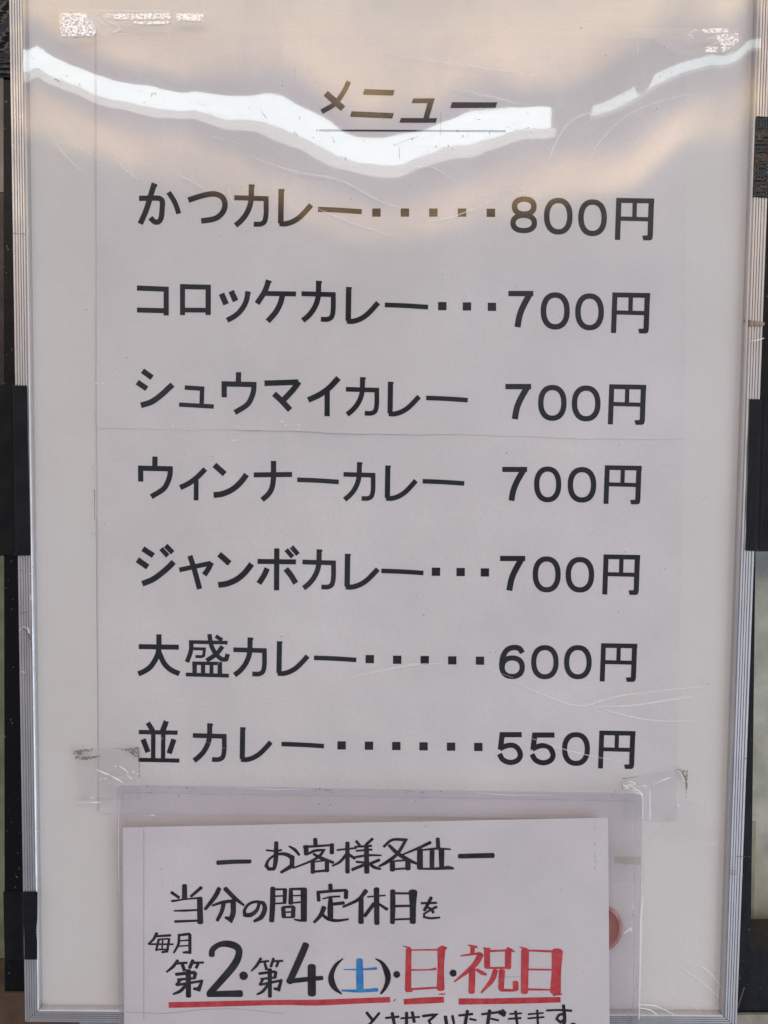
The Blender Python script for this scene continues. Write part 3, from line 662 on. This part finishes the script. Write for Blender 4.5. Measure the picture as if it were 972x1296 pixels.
line('saturday_mark', M_blue, c, [([8, 14, 20], [(180, 222), (300, 222), (430, 215)]), ([50, 58, 58], [(300, 150), (303, 260), (303, 380)]), ([14, 26, 30], [(165, 382), (300, 386), (435, 376)])])
line('holiday_mark', M_red, d_, [
 (46, [(103, 100), (98, 410)]), ([8, 16], [(62, 75), (115, 88)]), ([58, 52, 56], [(352, 96), (348, 240), (345, 400)]), (22, [(350, 82), (388, 92)]), ([10, 14], [(125, 104), (320, 102)]), ([12, 12, 20], [(125, 256), (250, 254), (310, 248)]), (16, [(125, 402), (320, 390)]), (14, [(85, 418), (130, 416)]), (10, [(335, 440), (380, 438)]),
 ([10, 20], [(555, 68), (620, 82)]), (34, [(590, 78), (588, 128)]), ([12, 18], [(500, 148), (640, 130)]), ([44, 38, 12], [(650, 138), (600, 222), (450, 345)]), (54, [(587, 250), (582, 425)]), ([20, 32, 16], [(620, 252), (660, 278), (695, 290)]),
 (46, [(698, 100), (700, 235)]), ([8, 16], [(670, 88), (720, 96)]), (16, [(720, 112), (840, 108)]), (48, [(860, 105), (858, 240)]), ([30, 20, 8], [(855, 95), (885, 105), (908, 118)]), (16, [(690, 240), (870, 240)]), ([44, 36, 12], [(762, 260), (735, 335), (655, 428)]), (44, [(812, 262), (805, 400)]), (20, [(800, 410), (910, 412)]), (44, [(915, 350), (918, 405)]),
 (58, [(328, 110), (322, 425)], (610, 1185, 6)), ([8, 18], [(288, 82), (340, 98)], (610, 1185, 6)), ([84, 74, 78], [(572, 115), (566, 270), (558, 420)], (610, 1185, 6)), ([14, 18], [(350, 108), (540, 115)], (610, 1185, 6)), (14, [(345, 252), (540, 255)], (610, 1185, 6)), ([18, 12], [(345, 403), (540, 407)], (610, 1185, 6)), (12, [(540, 448), (605, 438)], (610, 1185, 6))])
k = Ink(hN)
for pts in ([(213.5, 1272, 7.4), (250, 1271.3, 7.2), (300, 1270, 7), (356, 1268.8, 6.4), (400, 1269, 7.4), (450, 1267, 7), (494, 1265.2, 7)], [(511, 1268, 7), (535, 1266.5, 8), (562, 1265.3, 7.5)], [(580.5, 1267.5, 8), (620, 1267.3, 7.4), (665, 1266.3, 7.6), (709.5, 1265.3, 7)], [(498, 1267.5, 1.2), (500.8, 1264.5, 1.4)]):
    k.stroke(pts, False)
k.build('underline', M_red, note)
c = (450, 1262, 6); d_ = (600, 1262, 6)
line('request_line', M_brush, c, [
 (22, [(85, 117), (125, 170)]), ([22, 22, 20, 22], [(180, 122), (130, 180), (100, 215), (150, 260)]),
 (18, [(228, 158), (328, 148)]), (24, [(278, 120), (295, 210)]), (18, [(240, 235), (300, 262)]), (16, [(345, 162), (488, 150)]), ([24, 24, 20], [(388, 118), (386, 215), (480, 258)]), (24, [(430, 114), (445, 190)]), ([20, 22, 20, 20], [(510, 145), (618, 130), (556, 180), (590, 255)]), ([26, 26, 18], [(682, 147), (695, 215), (720, 235)]), (20, [(736, 142), (748, 200)]),
 (18, [(785, 140), (888, 128)]), (26, [(850, 104), (825, 250)]), (16, [(868, 165), (915, 176)]), (16, [(860, 240), (915, 250)]),
 (18, [(58, 130), (178, 115)], d_), (28, [(118, 102), (98, 250)], d_), (16, [(130, 165), (185, 176)], d_), (16, [(130, 240), (190, 250)], d_), (30, [(190, 112), (230, 138)], d_), (22, [(215, 100), (238, 122)], d_),
 (14, [(272, 128), (360, 122)], d_), (22, [(315, 108), (330, 215)], d_), (16, [(262, 165), (355, 160)], d_), (18, [(280, 215), (330, 255)], d_), (14, [(412, 130), (525, 120)], d_), (14, [(408, 162), (530, 152)], d_), ([20, 20, 18], [(480, 100), (485, 220), (440, 250)], d_),
 ([18, 16, 18], [(550, 102), (640, 98), (740, 104)], d_), ([24, 26, 24], [(680, 62), (686, 190), (640, 260)], d_), (20, [(680, 130), (645, 135), (628, 165), (655, 192), (686, 170)], d_), (12, [(735, 212), (745, 200), (765, 202), (775, 222), (755, 238), (735, 212)], d_)])
k = Ink(hN); k.stroke([(160, 1281, 0.9), (210, 1282.5, 0.9), (255, 1278, 0.9), (300, 1277, 0.7), (360, 1283, 0.7)]); k.stroke([(182, 1050, 0.8), (182, 1290, 0.8)])
k.stroke([(620, 1237, 0.7), (660, 1236, 0.7)]); k.build('pencil_line', M_pencil, note)

sleeve = thing('plastic_sleeve', P(480, 1280, 0.005), 'clear soft plastic sleeve taped over the bottom of the board, holding the handwritten notice', 'plastic sleeve')
def rrect(x0_, y0_, x1_, y1_, r, dx=0, tilt=0.0):
    pts = []
    for (cx_, cy_, a0) in ((x0_ + r, y0_ + r, 180), (x1_ - r, y0_ + tilt + r, 270), (x1_ - r + dx, y1_ - r, 0), (x0_ + r + 4, y1_ - r, 90)):
        for q in range(7):
            an = math.radians(a0 + 90 * q / 6); pts.append((cx_ + r * math.cos(an), cy_ + r * math.sin(an)))
    return pts
outl = rrect(147.5, 993, 812.5, 1440, 8, -6, 11)
inl = rrect(155, 1003, 804.5, 1432, 4, -6, 11)
def flat_poly(name, pts, h, mat, parent): return mesh_obj(name, [P(x, y, h) for x, y in pts], [tuple(range(len(pts)))], mat, parent)
flat_poly('back_film', outl, 0.0049, M_sleeve, sleeve)
flat_poly('front_film', outl, 0.0061, M_sleeve, sleeve)
n = len(outl)
mesh_obj('seam', [P(x, y, 0.00635) for x, y in outl] + [P(x, y, 0.00635) for x, y in inl] + [P(x, y, 0.0052) for x, y in outl], [(i, (i + 1) % n, n + (i + 1) % n, n + i) for i in range(n)] + [(i, (i + 1) % n, 2 * n + (i + 1) % n, 2 * n + i) for i in range(n)], M_seam, sleeve)
k = Ink(lambda x, y: 0.0065)
k.stroke([(155, 1003, 0.7), (804, 1014, 0.7)]); k.stroke([(154.5, 1003, 0.8), (156, 1296, 0.8)]); k.stroke([(804, 1014, 0.8), (801, 1296, 0.9)]); k.stroke([(812.3, 1010, 0.8), (808.5, 1296, 0.8)])
k.build('fold_line', alpha_white('plastic fold', 0.45, (0.35, 0.34, 0.36)), sleeve)
k = Ink(lambda x, y: 0.0066)
for i in range(70):
    x = random.choice([random.uniform(185, 250), random.uniform(150, 800), random.uniform(395, 420), random.uniform(510, 560)]); y = 994 + (x - 148) * 0.0165 + abs(random.gauss(0, 2.2)) + (random.uniform(0, 35) if random.random() < 0.25 else 0)
    k.disc(x, y, random.uniform(0.25, 0.9), 6)
for i in range(22): k.disc(random.uniform(160, 765), random.uniform(1055, 1290), random.uniform(0.2, 0.6), 6)
for i in range(12): k.disc(random.uniform(775, 815), random.uniform(1000, 1290), random.uniform(0.3, 0.9), 6)
k.build('dirt_specks', M_speck, sleeve)
k = Ink(lambda x, y: 0.0067)  # highlights on the plastic painted as white strokes, plus the pale welded edge
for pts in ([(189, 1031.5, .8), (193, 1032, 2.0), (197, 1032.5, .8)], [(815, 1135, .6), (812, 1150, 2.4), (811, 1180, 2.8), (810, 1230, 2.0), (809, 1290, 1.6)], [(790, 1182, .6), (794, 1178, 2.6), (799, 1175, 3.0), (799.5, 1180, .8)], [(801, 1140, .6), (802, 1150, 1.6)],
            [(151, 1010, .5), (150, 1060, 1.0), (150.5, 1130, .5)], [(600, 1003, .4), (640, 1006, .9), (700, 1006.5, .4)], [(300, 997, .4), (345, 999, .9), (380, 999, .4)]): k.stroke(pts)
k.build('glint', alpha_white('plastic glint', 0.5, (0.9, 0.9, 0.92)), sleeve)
k = Ink(lambda x, y: 0.00655)
for y0_, y1_ in ((1035, 1052), (1062, 1070), (1078, 1104)): k.stroke([(754 - (y0_ - 1035) * 0.03, y0_, 0.6), (753.5, (y0_ + y1_) / 2, 2.0), (752.5, y1_, 0.6)])
k.build('scuff', alpha_white('grey scuff', 0.35, (0.25, 0.24, 0.26), 500), sleeve)

# ------------------------------------------------------------------ scratches in the film (part of the cover)
k = Ink(lambda x, y: film_h(x, y) + 0.0004)
SC = [[(60, 168), (80, 193), (108, 222)], [(140, 194), (158, 214), (182, 232)], [(217, 217), (240, 228), (264, 242)], [(288, 232), (292, 250), (298, 262)], [(250, 178), (256, 205)],
      [(262, 170), (300, 181)], [(312, 196), (370, 216), (430, 228), (476, 252), (508, 264)], [(398, 262), (440, 280), (500, 300)], [(545, 280), (580, 272), (640, 246)], [(565, 110), (620, 122), (660, 132)], [(485, 68), (580, 82), (672, 95)], [(600, 50), (655, 56)],
      [(692, 212), (700, 188), (716, 160), (735, 146), (762, 140)], [(742, 212), (752, 190), (772, 165), (800, 142), (850, 124), (900, 118)], [(640, 240), (665, 245), (690, 252)], [(640, 160), (720, 182)], [(540, 195), (620, 197)],
      [(500, 225), (540, 210), (575, 228)], [(55, 186), (90, 183), (140, 210)], [(350, 190), (330, 178)],
      [(640, 858), (690, 880), (735, 893), (790, 880), (900, 868)], [(748, 894), (800, 893), (860, 884), (880, 882)], [(748, 893), (790, 905), (830, 912), (886, 913)], [(600, 840), (650, 858)], [(660, 930), (720, 950), (790, 965)],
      [(858, 1222), (885, 1240), (916, 1268)], [(868, 1215), (895, 1228), (915, 1252)], [(850, 1240), (890, 1268)], [(880, 1205), (905, 1246)], [(845, 1250), (900, 1290)], [(870, 1190), (912, 1230)], [(835, 1212), (870, 1238)],
      [(896, 1036), (918, 1042)], [(885, 1073), (910, 1066)], [(340, 890), (380, 892)], [(210, 885), (270, 893)], [(440, 858), (520, 842), (560, 840)], [(235, 930), (300, 952)]]
for pts in SC:
    w = random.uniform(1.0, 2.4); nn = len(pts)
    k.stroke([(x, y, w * (0.25 if i in (0, nn - 1) else 1.0)) for i, (x, y) in enumerate(pts)])
for i in range(45):
    x = random.uniform(45, 920); y = random.uniform(60, 990); an = random.uniform(0, 6.28); l = random.uniform(2, 14)
    k.stroke([(x, y, 0.35), (x + math.cos(an) * l, y + math.sin(an) * l, 0.5)])
k.build('scratches', M_scratch, film)
k = Ink(lambda x, y: film_h(x, y) + 0.0005)
for i in range(60): k.disc(random.uniform(40, 940), random.uniform(10, 985), random.choice([0.3, 0.4, 0.6, 0.8]), 6)
for i in range(26): k.disc(118 + random.gauss(0, 1.2), random.uniform(590, 680), random.uniform(0.2, 0.7), 6)
for i in range(12): k.disc(random.uniform(125, 135), random.uniform(630, 680), random.uniform(0.2, 0.5), 6)
for i in range(75):
    x = random.uniform(40, 690); k.disc(x, random.uniform(ip(ST, x), ip(SB, x)), random.choice([0.35, 0.5, 0.6, 0.9]), 6)
for i in range(10):
    x = random.uniform(780, 950); k.disc(x, random.uniform(ip(ST, x), ip(SB, x)), random.choice([0.35, 0.5, 0.7]), 6)
for x, y, l, an in ((558, 142, 28, 1.57), (120, 100, 18, 1.55), (530, 172, 34, 2.8), (250, 128, 10, .6), (420, 172, 9, 1.2), (330, 140, 12, .9), (505, 185, 16, 1.5), (600, 150, 9, .2)):
    k.stroke([(x, y, .35), (x + math.cos(an) * l, y + math.sin(an) * l, .45)])
k.stroke([(119.5, 620, 0.9), (120, 655, 0.6)]); k.stroke([(121.5, 655, .4), (124, 945, .5)])
k.build('dirt_specks', M_speck, film)
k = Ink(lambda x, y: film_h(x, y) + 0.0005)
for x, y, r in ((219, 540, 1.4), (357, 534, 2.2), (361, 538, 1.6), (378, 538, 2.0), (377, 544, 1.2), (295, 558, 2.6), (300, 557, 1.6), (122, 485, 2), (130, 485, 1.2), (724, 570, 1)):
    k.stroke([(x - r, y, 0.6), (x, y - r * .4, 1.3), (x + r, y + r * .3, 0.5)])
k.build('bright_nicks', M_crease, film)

# ------------------------------------------------------------------ clear tapes
def tape_h(px, py, base=0.0):
    return max(film_h(px, py) + 0.0006, base)
def tape(label, quad, mat, hfun, nx_=16, ny_=12, group='clear tape pieces on the film'):
    o = grid_slab('clear_tape', quad, nx_, ny_, lambda u, v, x, y: hfun(x, y), None, mat)
    return tag(o, label, 'tape', group)
def over_sleeve(side):
    def f(px, py):
        if side == 'l': q = sm(138, 147, px) * sm(985, 993, py)
        else: q = sm(823, 813, px) * sm(996, 1004, py)
        return max(film_h(px, py) + 0.0006, 0.0) * (1 - q) + 0.0069 * q
    return f
fl = over_sleeve('l'); fr_ = over_sleeve('r')
tl = tape('clear tape with curled brown corners, holding the upper left of the sleeve', [(93, 948), (175.5, 945), (178, 1012), (99, 1014)], M_tape, fl, 30, 24)
k = Ink(lambda x, y: fl(x, y) + 0.0003)
k.poly([(92, 951), (104, 948.2), (120, 947.6), (113, 951), (105, 953), (103, 955.5), (93, 956.5)])
k.poly([(143, 947.2), (160, 948), (174.5, 945), (175.6, 958.5), (170, 957.5), (162, 950.5)])
k.stroke([(175.5, 946, 1.2), (176.5, 985, 0.8)]); k.stroke([(95, 958.5, 3.0), (110, 959.5, 4.0), (128, 956.5, 1.0)])
k.build('dirty_corner', M_hatch, tl)
k = Ink(lambda x, y: fl(x, y) + 0.0004)  # whitened tape folds, their highlights painted in as white strokes
for pts in ([(122, 974, .8), (134, 979, 2.2), (140, 981, .6)], [(140, 981.5, .8), (148, 986, 2.4), (156, 990.5, .8)], [(151, 969.5, .8), (158, 974, 1.6), (163, 979.5, .6)], [(160, 980, .4), (167, 986, 1)], [(145, 970, 1.4), (147, 970, 1.4)], [(167, 976.5, .8), (170.5, 977.5, 1.2)], [(126, 986.5, .9), (128, 986.3, .9)], [(131, 985.5, .9), (135, 986, .9)], [(138.5, 991, 1.2), (140, 992, 1.2)], [(172, 980, .5), (177, 979, .8)]): k.stroke(pts)
k.build('crease', M_crease, tl)
f0 = lambda x, y: film_h(x, y) + 0.0007
t2 = tape('faint flat clear tape on the film left of the sleeve, below the curled tape', [(92, 1008), (143, 1009), (143, 1022), (94, 1022)], M_tape_faint, f0)
k = Ink(lambda x, y: f0(x, y) + 0.0003)
k.stroke([(95, 1015.8, .4), (112, 1015.6, .8), (122, 1015.5, 1.6), (128, 1015.7, .5)]); k.stroke([(115.5, 1008, 1), (117, 1011, 1.2)]); k.stroke([(119, 1008.5, .8), (119.5, 1010.5, 1)])
k.build('crease', M_crease, t2)
tr_ = tape('crumpled clear tape holding the upper right corner of the sleeve', [(787, 985), (857, 973), (856, 1038), (790, 1036)], M_tape, fr_, 30, 24)
k = Ink(lambda x, y: fr_(x, y) + 0.0003)
k.poly([(855, 973.3), (870.5, 974.5), (870, 1000), (867, 988), (862, 979)]); k.stroke([(868.5, 985, 2.4), (868.5, 1010, .4)]); k.stroke([(787.5, 985.5, 1.0), (808, 983, .5)]); k.stroke([(787, 988, .5), (788, 1000, 1.3)])
k.build('dirty_corner', M_hatch, tr_)
k = Ink(lambda x, y: fr_(x, y) + 0.0004)  # crumpled folds of the tape, highlights drawn in white along them
for pts in ([(788, 993, .8), (793, 995, 1.6), (799, 992, 1.0)], [(800, 990, 1.0), (804, 992, 1.5), (798, 995, .8), (805, 998, 1.0)], [(799, 1000, .8), (806, 999.5, 1.5), (810, 1002, 1.8), (813, 1006.5, 1.8)], [(803, 1001.5, .7), (809, 1005, 1.2)], [(813, 994.5, .9), (815, 994.8, .9)], [(815.5, 994.8, .9), (819, 994.2, .9)],
            [(827, 993, .3), (838, 988, .7), (843, 986, 1.6), (848, 984, .7)], [(791, 998, .8), (796, 997, 1.2)], [(795, 988.5, .6), (801, 990, 1)], [(858, 1017, .8), (859, 1021, 1.2)], [(856, 974, .5), (862, 979, .9), (867, 988, .7)]): k.stroke(pts)
k.build('crease', M_crease, tr_)
tape('large faint patch of old clear tape on the film beside the lower right sheet corner', [(860, 1013), (894, 1015), (893, 1064), (816, 1065)], M_tape_faint, f0)
t3 = tape('yellowed strip of tape under the right edge of the sleeve', [(777, 1084), (811, 1084), (811, 1095), (778, 1093)], M_tape_yel, lambda x, y: 0.0042)
tape('grey rectangle of old tape under the right edge of the sleeve, around the yellowed strip', [(770.5, 1064), (815, 1066), (815, 1115), (771, 1116)], M_tape_faint, lambda x, y: 0.0040)
tape('clear tape crossing the bottom frame rail right of the sleeve', [(806, 1271), (852, 1275), (856, 1285), (806, 1290)], M_tape, lambda x, y: 0.0024 + 0.0035 * sm(1276, 1288, y))
k = Ink(lambda x, y: 0.0066)
for pts in ([(807, 1271.5, .8), (826, 1272.5, 1.4), (840, 1277.5, 1.0), (855, 1285, .5)], [(808, 1275.5, .6), (822, 1278, 1.2), (832, 1284, .8)]): k.stroke(pts)
k.build('crease', M_crease, bpy.data.objects[sorted(o.name for o in bpy.data.objects if o.name.startswith('clear_tape'))[-1]])
# silvered tapes near the top edge
g1 = tape('silvery crackled clear tape at the top left of the film, with wrinkles', [(74, 12), (217, 13), (217, 42), (78, 47)], M_tape_faint, f0)
k = Ink(lambda x, y: f0(x, y) + 0.0003)
k.poly([(76, 17), (108, 16), (117, 27), (122, 40), (118, 45.5), (78, 46), (75, 30)])
k.poly([(130, 17.2), (215, 16.6), (216, 24), (150, 24.5), (134, 22)]); k.poly([(155, 26), (180, 27), (215, 26.5), (215, 30), (180, 30.6)])
k.build('air_bubbles', M_crackle, g1)
k = Ink(lambda x, y: f0(x, y) + 0.0004)
for pts in ([(108, 16, .6), (112, 25, 2.0), (119, 33, 2.6), (121, 38, .8)], [(117, 13, .8), (121, 22, 1.0), (128, 29, 1.2), (134, 32, .6)], [(121, 14, .8), (128, 20, 1.2), (136, 27, .9), (146, 31, 1.4), (152, 37, 1.6), (143, 40.5, 1.4), (140, 39.5, .4)], [(152, 37, 1), (155, 38.5, .5)], [(87, 13, .8), (92, 13.3, .5)], [(120, 13.2, .5), (160, 13.5, 1.0), (214, 13.6, 1.2)]): k.stroke(pts)
k.build('crease', M_crease, g1)
g2 = tape('short silvery bit of clear tape right of the crackled one at the top', [(221, 15), (259, 16), (258, 28), (222, 27)], M_tape_faint, f0)
k = Ink(lambda x, y: f0(x, y) + 0.0003); k.poly([(223, 17), (257.5, 17.5), (256.5, 26.3), (224, 25.5)]); k.build('air_bubbles', M_crackle, g2)
g3 = tape('clear tape with fine silvery squiggles at the top right of the film', [(797, 35), (935, 36), (935, 68), (862, 70)], M_tape_faint, f0)
k = Ink(lambda x, y: f0(x, y) + 0.0003)
k.poly([(888, 37), (920, 35), (922, 41), (890, 42)]); k.poly([(905, 44), (934, 42), (935, 52), (922, 62), (914, 66), (912, 56)]); k.poly([(892, 60), (908, 58), (908, 66), (893, 66)])
k.build('air_bubbles', M_crackle, g3)
k = Ink(lambda x, y: f0(x, y) + 0.0004)
for pts in ([(864, 39, .6), (867, 42, .9)], [(870, 44, 1.2), (876, 45, 1.2), (877, 50, .5)], [(873, 43, .5), (880, 37, 1.4), (882, 40, .7)], [(884, 38, .6), (886, 39, 1)], [(894, 51, .6), (900, 48, 1.0), (909, 50, .9), (911, 53, .7), (900, 57, .8), (892, 60, .6)], [(799, 36, .7), (800, 44, .9)], [(805, 37, .7), (806, 42, .5)], [(807, 55, .5), (807.5, 67, 1)], [(865, 65, .8), (868, 66, .5)]): k.stroke(pts)
k.build('crease', M_crease, g3)

# ------------------------------------------------------------------ black tapes holding the board, brown tape
def rail_edge(tab, y): return ip(tab, y)
RIGHT_OUT = [(-60, 984), (0, 981), (325, 970), (650, 960), (800, 954), (971, 945), (1250, 934.5), (1301, 932.5)]
def black_tape(label, quad, side, mat, ridge=0.0, jag_top=False, jag_bottom=False):
    def hf(u, v, x, y):
        e = rail_edge(LEFT_OUT if side == 'l' else RIGHT_OUT, y)
        d = (x - e) if side == 'l' else (e - x)
        q = sm(-4, 1, d); inn = ip(LEFT_IN, y) if side == 'l' else 0
        h = -0.0105 * (1 - q) + 0.0052 * q
        h += 0.00012 * math.sin(x * 1.7) * q
        if ridge: h += ridge * math.sin(y * 1.25) * (0.6 + 0.4 * math.sin(y * .21))
        return h + 0.0002 * math.sin(y * 0.09 + x * 0.12)
    TLc, TRc, BRc, BLc = quad; nx_, ny_ = 36, 90
    o = grid_slab('black_tape', quad, nx_, ny_, hf, None, mat)
    return tag(o, label, 'tape', 'black tape pieces on the frame')
def jag(o, along, amp, top=True):
    me = o.data; nx_, ny_ = 36, 90
    row = 0 if top else ny_
    for i in range(nx_ + 1):
        v = me.vertices[row * (nx_ + 1) + i]; v.co.z += amp * (1 if i % 2 else -1)
b1 = black_tape('wide black tape across the middle of the left frame rail', [(-30, 486), (34, 488), (38.8, 703), (-30, 704)], 'l', M_vinyl); jag(b1, 0, 0.0004); jag(b1, 0, 0.0003, False)
b2 = black_tape('short black tape over the left frame rail near the bottom corner', [(4, 1128), (47.6, 1128.5), (47.2, 1214.5), (6, 1214.5)], 'l', M_vinyl)
b3 = black_tape('glossy rippled black tape over the right frame rail near the top', [(957, 147), (1000, 149), (1000, 251), (953, 249)], 'r', M_vinyl_gloss, 0.00022); jag(b3, 0, 0.0003, False)
b4 = black_tape('wide black tape across the middle of the right frame rail', [(949, 505), (1000, 506), (1000, 699), (944, 697)], 'r', M_vinyl)
k = Ink(lambda x, y: 0.0050)
for i in range(24): k.stroke([(45, 1153 + i * 1.8, .8), (47.6, 1153 + i * 1.8, .5)])
k.build('frayed_edge', M_crease, b2)
bt = grid_slab('brown_tape', [(941, 404), (968, 408), (967.5, 412), (943, 413)], 14, 4, lambda u, v, x, y: 0.0030 + 0.0022 * sm(944, 949, x) + 0.0003 * math.sin(x), None, M_brown)
tag(bt, 'small torn brown tape scrap on the right frame rail', 'tape')
k = Ink(lambda x, y: 0.0052); k.stroke([(950, 432, .8), (958, 430.5, 1.3), (967, 428, .9)]); k.build('pale_edge', M_crease, bt)
# marks on the rails
k = Ink(lambda x, y: 0.0049)
for x, y, r in ((26.5, 722, 1.6), (25, 206, .8), (24, 150, .9), (29, 300, .6), (944, 960, .9), (948, 1084, .7), (39, 1000, .6), (935, 985, .6)): k.stroke([(x - r, y, 1), (x + r, y + .2, 1.2)])
k.stroke([(930, 1084.5, .5), (945, 1084, 1.0)]); k.stroke([(925, 1143, .5), (928, 1143.5, .8)]); k.stroke([(16, 295, .7), (32, 296, .7)])
for i in range(60): k.disc(random.gauss(927, 4), random.gauss(1105, 5), random.uniform(.2, .7), 5)
for i in range(50): k.disc(random.gauss(38, 5), random.uniform(1035, 1125), random.uniform(.2, .7), 5)
for i in range(16): k.disc(random.choice([random.uniform(14, 36), random.uniform(945, 965)]), random.uniform(0, 480), random.uniform(.3, .7), 5)
k.stroke([(24, 777, .5), (36, 774, 1)]); k.stroke([(27, 795, .5), (34, 800, 1.4), (40, 815, 1.8), (40.5, 822, .6)])
k.build('frame_marks', M_grime, board)
k = Ink(lambda x, y: 0.0050)
for pts in ([(24, 798, .5), (30, 793, .6), (36, 796, .8)], [(35, 794, .8), (36.5, 799, 1.8), (37, 802, .8)], [(27, 850, .8), (32, 851, .9)], [(38, 726, 1), (39, 727, 1)], [(25, 763, .7), (25.5, 764, .7)], [(39, 752, .7), (39, 760, .7)]): k.stroke(pts)
k.build('frame_nicks', M_crease, board)

# ------------------------------------------------------------------ the shop window the board hangs on
win = thing('shop_window', P(480, 1300, -0.012), 'black framed shop window with yellowed lining, behind the notice board', 'window')
def slab(name, quad, h0, h1, mat, parent, bev=0.0):
    f = [P(x, y, h1) for x, y in quad]; bk = [(q[0], -h0, q[2]) for q in f]
    return mesh_obj(name, f + bk, [(0, 3, 2, 1), (4, 5, 6, 7), (0, 1, 5, 4), (1, 2, 6, 5), (2, 3, 7, 6), (3, 0, 4, 7)], mat, parent)
FH0, FH1 = -0.040, -0.011
slab('frame_post', [(4, -80), (60, -80), (64, 1262), (6, 1262)], FH0, FH1, M_black, win)
slab('frame_post', [(900, -80), (966, -80), (950, 1200), (900, 1200)], FH0, FH1, M_black, win)
slab('frame_rail', [(895, 1200), (1100, 1196), (1100, 1283), (895, 1284)], FH0, FH1 - 0.0005, M_black, win)
slab('frame_rail', [(900, -80), (1100, -80), (1100, 698), (958, 698)], FH0 - .002, FH1 - 0.001, M_black, win)
slab('lining', [(940, 690), (1120, 690), (1120, 1210), (930, 1210)], -0.060, -0.055, M_lining, win)
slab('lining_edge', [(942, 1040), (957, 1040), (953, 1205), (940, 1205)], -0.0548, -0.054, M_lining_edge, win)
slab('glass_pane', [(930, 690), (1110, 690), (1110, 1210), (930, 1210)], -0.0302, -0.0280, M_pane, win)
slab('lining', [(-100, 98), (8, 98), (12, 243), (-100, 243)], -0.048, -0.042, M_dull, win)
slab('lining', [(-100, 243.5), (10, 243.5), (14, 490), (-100, 490)], -0.048, -0.0425, M_dark, win)
slab('lining', [(-100, 690), (6, 690), (10, 1262), (-100, 1262)], -0.048, -0.0425, M_green, win)
slab('wood_sill', [(-120, 1258), (60, 1256), (60, 1420), (-120, 1420)], -0.06, -0.0095, M_wood, win)
slab('wood_sill', [(895, 1284.5), (1120, 1284), (1120, 1420), (895, 1420)], -0.06, -0.0095, M_sill, win)
b5 = grid_slab('black_tape', [(-40, -40), (13, -40), (13, 99), (-40, 98)], 24, 90, lambda u, v, x, y: -0.0098 + 0.0004 * math.sin(y * 0.9) * sm(50, 80, y) + 0.0006 * math.sin(y * .16 + x * .2), None, M_vinyl_gloss)
tag(b5, 'shiny wrinkled black tape on the window frame left of the top of the board', 'tape', 'black tape pieces on the frame')
k = Ink(lambda x, y: -0.0095)
tw = Ink(lambda x, y: -0.008); tw.stroke([(934, 1275, 1.5), (938, 1262, 2), (942, 1250, 1.4)], True)
sp_ = tw.build('twig', M_wood, None); tag(sp_, 'thin brown splinter on the black window rail by the right bottom corner', 'splinter')
